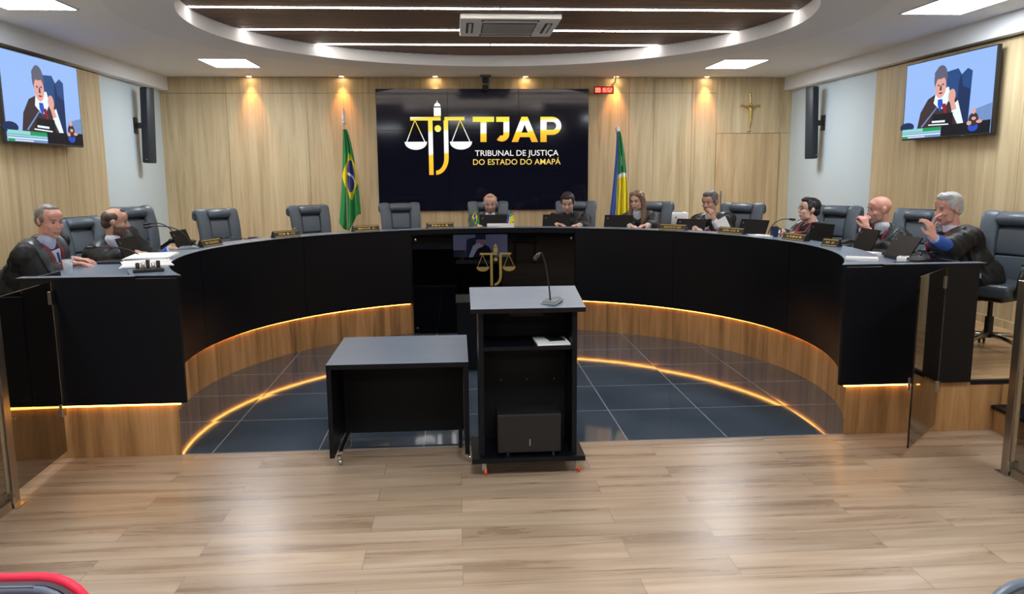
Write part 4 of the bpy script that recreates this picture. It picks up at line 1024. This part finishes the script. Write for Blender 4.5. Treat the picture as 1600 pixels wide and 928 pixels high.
    # ---- eyes, brows
    for s in (-1, 1):
        bm = NB(); ball(bm, HM @ Vector((s*.030, .0785, .010)), (.0115, .009, .0062), 2, H3); ball(bm, HM @ Vector((s*.030, .0845, .009)), (.0055, .005, .0058), 2, H3, 1); build('eye', bm, [M_eye, M_iris], t, smooth=True)
        bm = NB(); sweep(bm, [h(s*.014, .0895, .031), h(s*.030, .0885, .036), h(s*.048, .078, .031)], [.003, .0045, .002], n=6); build('eyebrow', bm, hair if hairstyle != 'bald' else HAIR['salt'], t, smooth=True)
    # ---- hair
    bm = NB()
    if hairstyle == 'short':
        hb(bm, (0, -.022, .050), (.083, .098, .080)); hb(bm, (hairpart, .030, .098), (.058, .056, .034)); hb(bm, (0, -.055, .0), (.072, .062, .070))
        for s in (-1, 1): hb(bm, (s*.071, .012, .028), (.014, .028, .036), 2)
    elif hairstyle == 'receding':
        hb(bm, (0, -.030, .045), (.082, .093, .078)); hb(bm, (0, -.055, .0), (.074, .062, .068)); hb(bm, (0, .0, .095), (.052, .055, .030))
        for s in (-1, 1): hb(bm, (s*.072, .006, .024), (.013, .026, .034), 2)
    elif hairstyle == 'fringe':      # bald crown, hair round the sides and back
        hb(bm, (0, -.046, .030), (.079, .074, .066)); hb(bm, (0, -.058, -.01), (.070, .058, .060))
        for s in (-1, 1): hb(bm, (s*.064, -.026, .040), (.020, .052, .042), 2)
        hb(bm, (0, .036, .100), (.040, .028, .014), 2)
    elif hairstyle == 'long':
        hb(bm, (0, -.018, .052), (.084, .098, .080)); hb(bm, (0, -.055, -.01), (.078, .062, .080)); hb(bm, (.03, .045, .092), (.045, .045, .032)); hb(bm, (-.035, .042, .085), (.040, .045, .032))
        for s in (-1, 1):
            cap(bm, h(s*.073, .01, .05), h(s*.085, .005, -.07), .028, .030); cap(bm, h(s*.085, .005, -.07), h(s*.10, .045, -.20), .03, .034); cap(bm, h(s*.10, .045, -.20), h(s*.085, .085, -.34), .034, .022)
        cap(bm, h(0, -.07, -.02), h(0, -.085, -.22), .06, .06)
    if hairstyle != 'bald':
        bmesh.ops.scale(bm, vec=(1, 1, 1), verts=bm.verts[:]); blob('hair', bm, hair, t, .006, 2, disp=fold(3, .0025, 90))
    if glasses:
        bm = NB()
        for s in (-1, 1):
            ring = [h(s*.031+.023*math.cos(a), .098-.006*abs(math.cos(a)), .008+.017*math.sin(a)) for a in [2*PI*k/16 for k in range(17)]]
            sweep(bm, ring, .0016, n=5, cap=False); sweep(bm, [h(s*.053, .094, .012), h(s*.078, .05, .014), h(s*.084, -.005, .010)], .0016, n=5)
        sweep(bm, [h(-.009, .100, .012), h(.009, .100, .012)], .0016, n=5); build('glasses', bm, M_plastic, t)
    # ---- clothing
    bm = NB(); g = .02*width
    Sx = sh+.012
    cap(bm, tp(-Sx, -.012, .865), tp(Sx, -.012, .865), .075+g*.3, .075+g*.3); cap(bm, tp(-.06, -.02, .93), tp(.06, -.02, .93), .06, .06)
    cap(bm, tp(-.11, .0, .72), tp(.11, .0, .72), .115+g, .115+g); cap(bm, tp(-.11, .01, .40), tp(.11, .01, .40), .12+g, .12+g); cap(bm, tp(-.10, .0, .06), tp(.10, .0, .06), .15+g, .15+g)
    for s in (-1, 1):
        cap(bm, (s*.10, .02, .52), (s*.15, .42, .50), .12, .095); cap(bm, (s*.15, .42, .50), (s*.15, .40, .22), .09, .09)
    full = wear != 'suit'
    for S, E, W, s in sleeve:
        k = (sleeves or {}).get(s, .62 if full else .92)
        if full:
            cap(bm, S, E, .078, .092); We = E+(W-E)*k; cap(bm, E, We, .094, .078); 
            cap(bm, E, E+Vector((0, 0, -.10)), .085, .05)
        else: cap(bm, S, E, .068, .058); cap(bm, E, E+(W-E)*k, .058, .044)
    rob = blob('robe' if full else 'jacket', bm, M_robe if full else M_suit, t, .011, 3, disp=fold(int(ang)+100, .010 if full else .004, 52 if full else 40))
    from mathutils.bvhtree import BVHTree
    bv = BVHTree.FromPolygons([v.co for v in rob.data.vertices], [tuple(p.vertices) for p in rob.data.polygons])
    def hug(x, k, lift, f=None):
        """point on the garment surface: front by default, or nearest to a given forward offset"""
        if f is None:
            hit = bv.ray_cast(tp(x, .8, k), -F)
            if hit[0] is not None: return hit[0]+hit[1]*lift
            f = .16
        q = bv.find_nearest(tp(x, f, k)); return q[0]+q[1]*lift
    def smooth(P, n=2):
        for _ in range(n):
            Q = [P[0]]
            for i in range(len(P)-1): Q += [P[i]*.75+P[i+1]*.25, P[i]*.25+P[i+1]*.75]
            Q.append(P[-1]); P = Q
        return P
    def band(name, pts, wa, wb, m, th_, up_=None):
        P = smooth(pts); n = len(P); b_ = NB()
        # flat ribbon lying on the cloth: width across, thickness along the surface normal
        rings = []
        for i, p in enumerate(P):
            tdir = (P[min(i+1, n-1)]-P[max(i-1, 0)]).normalized(); q = bv.find_nearest(p); nn = q[1] if q[1] is not None else F
            sd = tdir.cross(nn).normalized(); w_ = wa+(wb-wa)*i/(n-1); r = []
            for a_, b2_ in ((-1, -.2), (-.8, .7), (0, 1), (.8, .7), (1, -.2), (0, -1)):
                c_ = p+sd*(w_*a_); z_ = bv.find_nearest(c_); base_ = z_[0] if z_[0] is not None and (z_[0]-c_).length < .04 else c_
                r.append(b_.verts.new(base_+nn*(th_*b2_)))
            rings.append(r)
        for i in range(n-1):
            for j in range(6): b_.faces.new((rings[i][j], rings[i][(j+1) % 6], rings[i+1][(j+1) % 6], rings[i+1][j]))
        b_.faces.new(rings[0][::-1]); b_.faces.new(rings[-1])
        return build(name, b_, m, t, smooth=True)
    sw = .020*width
    band('shirt_front', [hug(0, k, 0) for k in (.985, .94, .86, .76, .64)], .062 if full else .055, .012, shirt or M_shirt, .006)
    bm = NB(); cap(bm, neck+ax*.028+F*-.004, neck-ax*.03, .064, .074); blob('shirt_collar', bm, shirt or M_shirt, t, .008, 2)
    if tie: band('tie', [hug(0, k, .002) for k in (.96, .90, .80, .70, .58)], .013, .028, tie, .010)
    for s in (-1, 1):
        if full:
            if sash: band('sash', [hug(s*.075, .985, 0, .0), hug(s*.074, .93, 0), hug(s*.062, .84, 0), hug(s*.045, .72, 0), hug(s*.034, .55, 0)], .016, .014, M_lapel, .010)
            band('robe_collar', [hug(s*.03, .97, 0, -.2), hug(s*.10, .97, 0, -.12), hug(s*.125, .97, 0, .0), hug(s*.125, .91, 0), hug(s*.105, .80, 0), hug(s*.080, .66, 0), hug(s*.066, .48, 0)], .062, .034, M_cape, .013)
        else: band('lapel', [hug(s*.07, .99, 0, -.05), hug(s*.075, .93, 0), hug(s*.065, .82, 0), hug(s*.040, .66, 0)], .022, .030, M_suit, .009)
    # cuffs / under-sleeves
    for (S, E, W, s), hs in zip(sleeve, hands):
        if hs.get('cuff', True):
            bm = NB(); q0 = hs.get('us', .62); sweep(bm, [E+(W-E)*(q0+(.93-q0)*i/4) for i in range(5)], [.050+(.037-.050)*(q0+(.93-q0)*i/4) for i in range(5)], n=12); build('under_sleeve', bm, hs.get('uc', M_suit), t, smooth=True)
            bm = NB(); sweep(bm, [E+(W-E)*.90, E+(W-E)*.985], [.0345, .033], n=12); build('shirt_cuff', bm, hs.get('cc', M_shirt), t, smooth=True)
    if watch:
        S, E, W, s = sleeve[0]; d = (W-E).normalized(); bm = NB(); sweep(bm, [W-d*.045, W-d*.02], .031, n=14); build('wrist_watch', bm, mat('watch_gold', (150, 128, 70), .3, metal=.8), t, smooth=True)
    return t, HM, inv

def flat(dx=0, dy=1, dz=0): return (dx, dy, dz)
# left wing ------------------------------------------------------
person('grey-haired person in a black robe and red sash looking down at the left end', -90, 3.74, (78, 346), 3.43, -30, -12, SK['ruddy'], HAIR['grey'],
       [dict(px=(118, 405), z=ZW+.035, d=(1, -.1, -.05), n=(0, 0, 1), curl=.35, th=-1, uc=M_robe), dict(px=(108, 411), z=ZW+.035, d=(1, .25, -.05), n=(0, 0, 1), curl=.3, th=-1, uc=M_robe)],
       hairstyle='receding', tie=M_tie, shirt=mat('shirt_pale_blue', (170, 184, 214), .6), width=1.6, shoulder=.20, sleeves={-1: .6, 1: .6}, sc=1.02)
person('balding person in a black robe and bright blue tie, seen in profile on the left', -73.5, 3.70, (181, 347), 3.38, 14, -8, SK['tan'], HAIR['brown'],
       [dict(px=(268, 389), r=3.0, d=(1, .3, -.1), n=(0, 0, 1), curl=.3, th=-1, uc=M_shirtb), dict(px=(222, 394), r=2.95, d=(1, .3, -.1), n=(0, 0, 1), curl=.4, th=-1, uc=M_shirtb)],
       hairstyle='fringe', tie=M_tieb, beard=mat('stubble', (110, 84, 70), .6), sleeves={-1: .3, 1: .5}, width=1.1)
# middle ---------------------------------------------------------
person('bearded balding person in a grey suit and white shirt behind the middle laptop', .3, 3.72, (766, 318), 3.46, -94, -16, SK['pink'], HAIR['sand'],
       [dict(px=(790, 352), r=3.1, d=(-.4, -1, 0), curl=.4, th=-1), dict(px=(745, 352), r=3.1, d=(.4, -1, 0), curl=.4, th=1)], wear='suit', hairstyle='fringe', tie=M_suit, beard=mat('stubble_grey', (150, 116, 100), .6), glasses=True, width=.8)
person('black-haired person in a black robe looking down at a laptop right of the middle seat', 16.2, 3.74, (887, 317), 3.44, -104, -24, SK['pink'], HAIR['black'],
       [dict(px=(905, 352), r=3.0, d=(-.8, -.6, 0), curl=.45, th=-1), dict(px=(868, 350), r=3.05, d=(.7, -.7, 0), curl=.4, th=1)], hairstyle='short', shirt=M_robe, sash=False, width=1.0)
person('person with long fair hair and glasses in a dark robe, looking down', 30.5, 3.72, (996, 314), 3.45, -134, -10, SK['light'], HAIR['fair'],
       [dict(px=(1012, 352), r=3.0, d=(-.8, -.5, 0), curl=.4, th=-1), dict(px=(985, 354), r=3.0, d=(.3, -.9, 0), curl=.4, th=1)], hairstyle='long', glasses=True, sash=False, width=.6, shoulder=.165, sc=.96)
person('grey-haired person in a black robe with a red sash holding one hand to the chin', 45.2, 3.74, (1109, 316), 3.45, -136, -12, SK['tan'], HAIR['salt'],
       [dict(px=(1116, 343), r=3.26, d=(-.35, -.1, 1), n=(.3, -.9, .2), curl=.85, th=-1, uc=M_shirt), dict(px=(1085, 360), r=2.95, d=(.2, -1, 0), curl=.4, th=1)], hairstyle='short', width=1.1, sleeves={-1: .2, 1: .6}, tie=M_lapel)
# right wing -----------------------------------------------------
person('dark-haired person with glasses leaning back in a chair, looking toward the left', 62.5, 3.74, (1264, 328), 3.64, 176, 4, SK['light'], HAIR['black'],
       [dict(px=(1236, 366), r=3.25, d=(-1, -.2, -.2), curl=.5, th=-1), dict(px=(1222, 362), r=3.3, d=(-.8, -.6, -.2), curl=.5, th=1)], hairstyle='short', glasses=True, tie=M_tie, shirt=mat('shirt_lilac', (176, 186, 226), .6), body_turn=-18, width=.9)
person('bald person in a black robe with both hands clasped in front of the mouth', 77.5, 3.74, (1374, 328), 3.42, 178, -8, SK['ruddy'], HAIR['grey'],
       [dict(px=(1355, 358), r=3.17, d=(-.25, .25, 1), n=(.2, -1, .2), curl=.9, th=-1, uc=M_robe, out=.1), dict(px=(1348, 358), r=3.2, d=(-.1, -.1, 1), n=(-.5, 1, .1), curl=.9, th=1, uc=M_robe, out=.1)], hairstyle='bald', tie=M_tie, watch=True, width=1.2, sleeves={-1: .35, 1: .35}, beard=mat('stubble_pale', (190, 150, 134), .6))
person('white-haired person in a black robe with blue sleeves, hands raised to the face', 96, 3.66, (1481, 327), 3.42, -170, -8, SK['ruddy'], HAIR['white'],
       [dict(px=(1458, 372), r=3.10, d=(-.25, .1, 1), n=(.3, -1, .1), curl=.6, th=-1, us=.0, uc=M_shirtb, cc=mat('cuff_pale', (150, 190, 240), .6), out=.1), dict(px=(1447, 368), r=3.08, d=(.05, .1, 1), n=(-.8, .6, .2), curl=.45, th=1, us=.0, uc=M_shirtb, cc=MATS['cuff_pale'], out=.1)], hairstyle='short', width=1.7, shoulder=.205, sleeves={-1: .1, 1: .1}, sc=1.03, hairpart=-.01)
# ------------------------------------------------------------------ things on the bench
def rim(u, v, r, z=ZT):
    p = on_z(u, v, z); return p
def facing(x, y):   # rotation so that local +Y points to the middle of the horseshoe
    return math.atan2(-(C0[0]-x), C0[1]-y)
def polar(a, r): return (C0[0]+r*math.sin(R_(a)), C0[1]+r*math.cos(R_(a)))
def laptop(label, a, r, turn=0, w=.33, open_=112, logo=True, d=.23):
    x, y = polar(a, r); t = thing('laptop', label, 'laptop', (x, y, ZW+.0005), facing(x, y)+R_(turn), 'open black laptops on the bench')
    bm = NB(); box(bm, (-w/2, -d, .001), (w/2, 0, .017), bev=.004); build('keyboard_base', bm, M_plastic, t)
    M = Matrix.Translation((0, 0, .016)) @ Matrix.Rotation(-R_(90-open_+0), 4, 'X')
    bm = NB(); box(bm, (-w/2, -.004, 0), (w/2, .006, .195), M, bev=.003)
    lid = build('lid', bm, mat('laptop_black', (9, 9, 11), .5, spec=.2), t)
    bm = NB(); box(bm, (-w/2+.012, -.0052, .012), (w/2-.012, -.004, .186), M); build('screen', bm, mat('laptop_screen', (30, 34, 40), .2, emis=(150, 170, 200), es=.25), lid)
    if logo:
        bm = NB(); box(bm, (w/2-.05, .006, .155), (w/2-.035, .0068, .160), M @ Matrix.Translation((w/2-.042, 0, .158)) @ Matrix.Rotation(R_(-50), 4, 'Y') @ Matrix.Translation((-(w/2-.042), 0, -.158))); box(bm, (w/2-.046, .006, .146), (w/2-.031, .0068, .151), M); build('lid_mark', bm, M_plasticg, lid)
    return t
laptop('open black laptop beside the two arms of the person in profile on the left', -70.1, 3.0, 16)
laptop('open black laptop in front of the person at the left end, seen almost edge-on', -84.5, 3.0, 4)
laptop('open black laptop in front of the middle seat, between the two tiny flags', .6, 3.0)
laptop('open black laptop in front of the black-haired person looking down', 14.6, 3.0)
laptop('open black laptop in front of the person with long fair hair', 28.4, 3.0, 6)
laptop('open black laptop left of the person with a hand to the chin', 44.4, 3.0, 10, open_=128)
laptop('large open black laptop right of the person with a hand to the chin', 58.6, 3.0, -4, w=.36)
laptop('open black laptop in front of the dark-haired person leaning back', 75.4, 3.0, -4, open_=100)
laptop('open black laptop in front of the bald person with clasped hands', 86.9, 3.0, -6)
laptop('large open black laptop in front of the white-haired person at the right end', 97.5, 3.0, 4, w=.38, open_=122)
def nameplate(label, a, r, turn=0, w=.15):
    x, y = polar(a, r); t = thing('nameplate', label, 'nameplate', (x, y, ZT), facing(x, y)+R_(turn), 'black and gold nameplates on the bench')
    bm = NB(); b = [(-.035, 0), (.035, 0), (.004, .062), (-.004, .062)]
    v0 = [bm.verts.new((-w, p[0], p[1])) for p in b]; v1 = [bm.verts.new((w, p[0], p[1])) for p in b]
    bm.faces.new(v0); bm.faces.new(v1[::-1])
    for i in range(4): bm.faces.new((v0[i], v0[(i+1) % 4], v1[(i+1) % 4], v1[i]))
    build('wedge', bm, M_plastic, t)
    # front slope faces +y: from (.035,0) to (.004,.062)
    M = Matrix(((-1, 0, 0, 0), (0, 0, 0, 0), (0, 0, 0, 0), (0, 0, 0, 1)))
    n = Vector((0, .062, .031)).normalized(); up = Vector((0, -.031, .062)).normalized()
    M = Matrix(((-1, 0, 0, 0), (0, up.y, n.y, .0195), (0, up.z, n.z, .031), (0, 0, 0, 1)))
    bm = NB(); box(bm, (-w+.01, .022, .0005), (w-.01, .026, .0022), M); box(bm, (-w+.01, -.027, .0005), (w-.01, -.024, .0022), M); build('gold_edge', bm, M_gold, t)
    rg = random.Random(int(a*10)); bm = NB(); xx = -w*.62
    while xx < w*.62:                # a row of small gold strokes too small to read
        q = rg.choice((.007, .009, .011))
        if rg.random() > .14:
            box(bm, (xx, -.009, .0005), (xx+.003, .009, .002), M)
            if rg.random() > .4: box(bm, (xx, rg.choice((-.009, .0, .006)), .0005), (xx+q, rg.choice((-.006, .003, .009)) if False else .009, .0018), M) if rg.random() > .6 else box(bm, (xx, -.002, .0005), (xx+q*.8, .001, .0018), M)
        xx += q+.003
    build('gold_lettering', bm, M_gold, t)
    return t
for a, tn, lb in ((-74.9, 0, 'black and gold nameplate just right of the laptop on the left'), (-52.5, -4, 'black and gold nameplate with a white slip lying over it'), (-31.6, 0, 'black and gold nameplate just right of the green and yellow flag'),
                  (-13, 0, 'black and gold nameplate left of the middle seat, below the video wall'), (45.2, 6, 'black and gold nameplate in front of the white printer'), (60.8, 2, 'black and gold nameplate in front of the laptop with the grey mark'),
                  (79.5, 4, 'black and gold nameplate left of the leaning-back person\'s laptop'), (92.5, 32, 'small nameplate turned sideways, between the leaning-back person and the bald person')):
    nameplate(lb, a, 2.60, tn, .075 if lb.startswith('small') else .15)
# microphones: base position by bench angle; local +Y is turned outward, to the speaker
def bmic(a, r, turn, label, **k):
    x, y = polar(a, r); return goose((x, y, ZW if r > RM else ZT), facing(x, y)+PI+R_(turn), label, **k)
bmic(-92, 2.78, 6, 'gooseneck microphone bending toward the person at the left end', reach=.36, hgt=.14)
bmic(-80, 2.66, 18, 'gooseneck microphone with a silver-edged base beside the blue sleeve on the left', reach=.30, hgt=.17, silver=True)
bmic(-69, 3.15, 30, 'gooseneck microphone behind the laptop at the left, in front of the pale wall', reach=.24, hgt=.24)
bmic(-56, 2.9, 30, 'low gooseneck microphone left of the nameplate with the white slip', reach=.26, hgt=.06)
bmic(64, 2.95, -28, 'gooseneck microphone right of the laptop with the grey mark', reach=.22, hgt=.20)
bmic(104, 2.95, 20, 'gooseneck microphone lying low before the laptops at the right end', reach=.22, hgt=.06)
def sheets(label, x, y, rz, w, d, h=.004, m=None, n=3, grp=''):
    t = thing('papers', label, 'papers', (x, y, ZW if math.hypot(x-C0[0], y-C0[1]) > RM+.1 else ZT), rz, grp); rg = random.Random(int(x*100))
    for i in range(n):
        bm = NB(); box(bm, (-w/2, -d/2, .0006+i*h), (w/2, d/2, .0002+(i+1)*h), Matrix.Rotation(rg.uniform(-.15, .15), 4, 'Z')); build('sheet', bm, m or M_paper, t)
    return t
sheets('loose white papers beside the hands of the person at the left end', -2.12, 5.52, .3, .30, .42)
sheets('white papers under the hands of the person in profile on the left', -2.28, 6.05, .1, .30, .42)
p = polar(-72, 2.86); sheets('white papers by the blue sleeve on the left', p[0], p[1], 1.2, .21, .30)
t = sheets('blue folder under the hands of the person at the left end', -2.33, 5.22, .25, .24, .32, .006, mat('folder_blue', (60, 160, 214), .5), 1)
p = polar(54, 2.9); sheets('white papers in front of the person with a hand to the chin', p[0], p[1], .6, .22, .30)
p = polar(69.5, 2.6); sheets('white papers beside the dark mug', p[0], p[1], .6, .15, .21)
p = (2.74, 5.14); sheets('white note pad at the corner of the bench on the right', p[0], p[1], 1.2, .13, .2, .006)
p = polar(91, 2.85); sheets('white papers behind the sideways nameplate', p[0], p[1], .4, .2, .3, .01)
p = polar(2, 2.62); sheets('white papers leaning low in front of the middle laptop', p[0], p[1], .05, .30, .1, .012)
t = thing('paper_slip', 'white folded slip lying over a nameplate near the empty chairs', 'papers', (*polar(-52, 2.61), ZT+.063), facing(*polar(-52, 2.61))+.5)
bm = NB(); box(bm, (-.012, -.05, 0), (.02, .09, .003), Matrix.Rotation(.2, 4, 'X')); build('slip', bm, M_paper, t)
# papers held up by the hand-on-chin judge
c = on_r(1140, 352, 3.08)
t = thing('document', 'white document standing before the chest of the person with a hand to the chin', 'papers', (c.x, c.y, ZW), R_(-50))
bm = NB(); box(bm, (-.06, -.003, .0), (.06, .003, .22), Matrix.Rotation(R_(-30), 4, 'Y')); build('pages', bm, M_paper, t)
# glasses and mug
clear = mat('clear_glass', (225, 235, 240), .05); clear.node_tree.nodes['Principled BSDF'].inputs['Alpha'].default_value = .3
t = thing('water_glass', 'clear drinking glass at the left end of the bench', 'glass', (*on_z(101, 428, ZT).xy, ZT+.001))
t.location.y += .05
bm = NB(); lathe(bm, [(.024, 0), (.032, .085), (.030, .085), (.0225, .006)], n=24); build('tumbler', bm, clear, t, smooth=True)
t = thing('mug', 'dark blue mug on the bench beside the nameplate of the leaning-back person', 'mug', (*polar(71.3, 2.66), ZT))
bm = NB(); lathe(bm, [(.034, 0), (.038, .01), (.038, .092), (.034, .095), (.033, .02)], n=24); build('cup', bm, mat('mug_navy', (34, 50, 78), .3), t, autos=40)
bm = NB(); lathe(bm, [(.031, .078), (.031, .081)], n=20); build('drink', bm, M_paper, t)
bm = NB(); sweep(bm, [(.036, 0, .08), (.06, 0, .075), (.066, 0, .05), (.058, 0, .028), (.036, 0, .022)], .006, n=8); build('handle', bm, MATS['mug_navy'], t, smooth=True)
# desk organiser / clutter on the left wing
t = thing('desk_stand', 'small black and silver desk organiser near the corner of the left bench end', 'desk organiser', (*on_z(232, 424, ZT).xy, ZT), .4)
bm = NB(); box(bm, (-.09, -.06, .001), (.09, .06, .02), bev=.004); build('tray', bm, M_plastic, t)
for i in range(5):
    bm = NB(); lathe(bm, [(.012, .021), (.013, .05+.008*(i % 3)), (.009, .056+.008*(i % 3))], c=(-.06+i*.03, .02-.03*(i % 2), 0), n=12); build('button_post', bm, M_chrome if i % 2 else M_plastic, t, autos=40)
t = thing('card_terminal', 'small white and black electronic box beside the bench corner on the right', 'device', (2.96, 5.02, ZT), .8)
bm = NB(); box(bm, (-.045, -.03, .001), (.045, .03, .035), bev=.006); build('body', bm, M_paper, t, autos=40)
bm = NB(); box(bm, (-.03, -.031, .012), (.03, -.0295, .028)); box(bm, (-.02, -.02, .0355), (.02, .015, .037)); build('window', bm, M_plastic, t)
# printer on a stand behind the bench
t = thing('printer_stand', 'dark cabinet behind the bench carrying the white printer', 'cabinet', (2.88, 10.45, ZP), R_(-4))
bm = NB(); box(bm, (-.25, -.22, .0), (.25, .22, .70), bev=.003); build('carcass', bm, M_black, t)
t = thing('printer', 'white office printer between the long-haired person and the person with a hand to the chin', 'printer', (2.88, 10.43, ZP+.702), R_(-4))
bm = NB(); box(bm, (-.185, -.19, 0), (.185, .19, .165), bev=.012, seg=3); build('body', bm, mat('printer_white', (222, 226, 228), .45), t, autos=40)
bm = NB(); box(bm, (-.15, -.12, .1655), (.13, .15, .174), bev=.003); build('lid', bm, M_plasticg, t)
bm = NB(); box(bm, (.05, -.196, .045), (.16, -.188, .075)); build('output_slot', bm, M_plastic, t)
bm = NB(); lathe(bm, [(.012, 0), (.012, .003)], n=16, M=Matrix.Translation((.02, -.19, .1)) @ Matrix.Rotation(PI/2, 4, 'X')); build('badge', bm, M_plasticg, t)
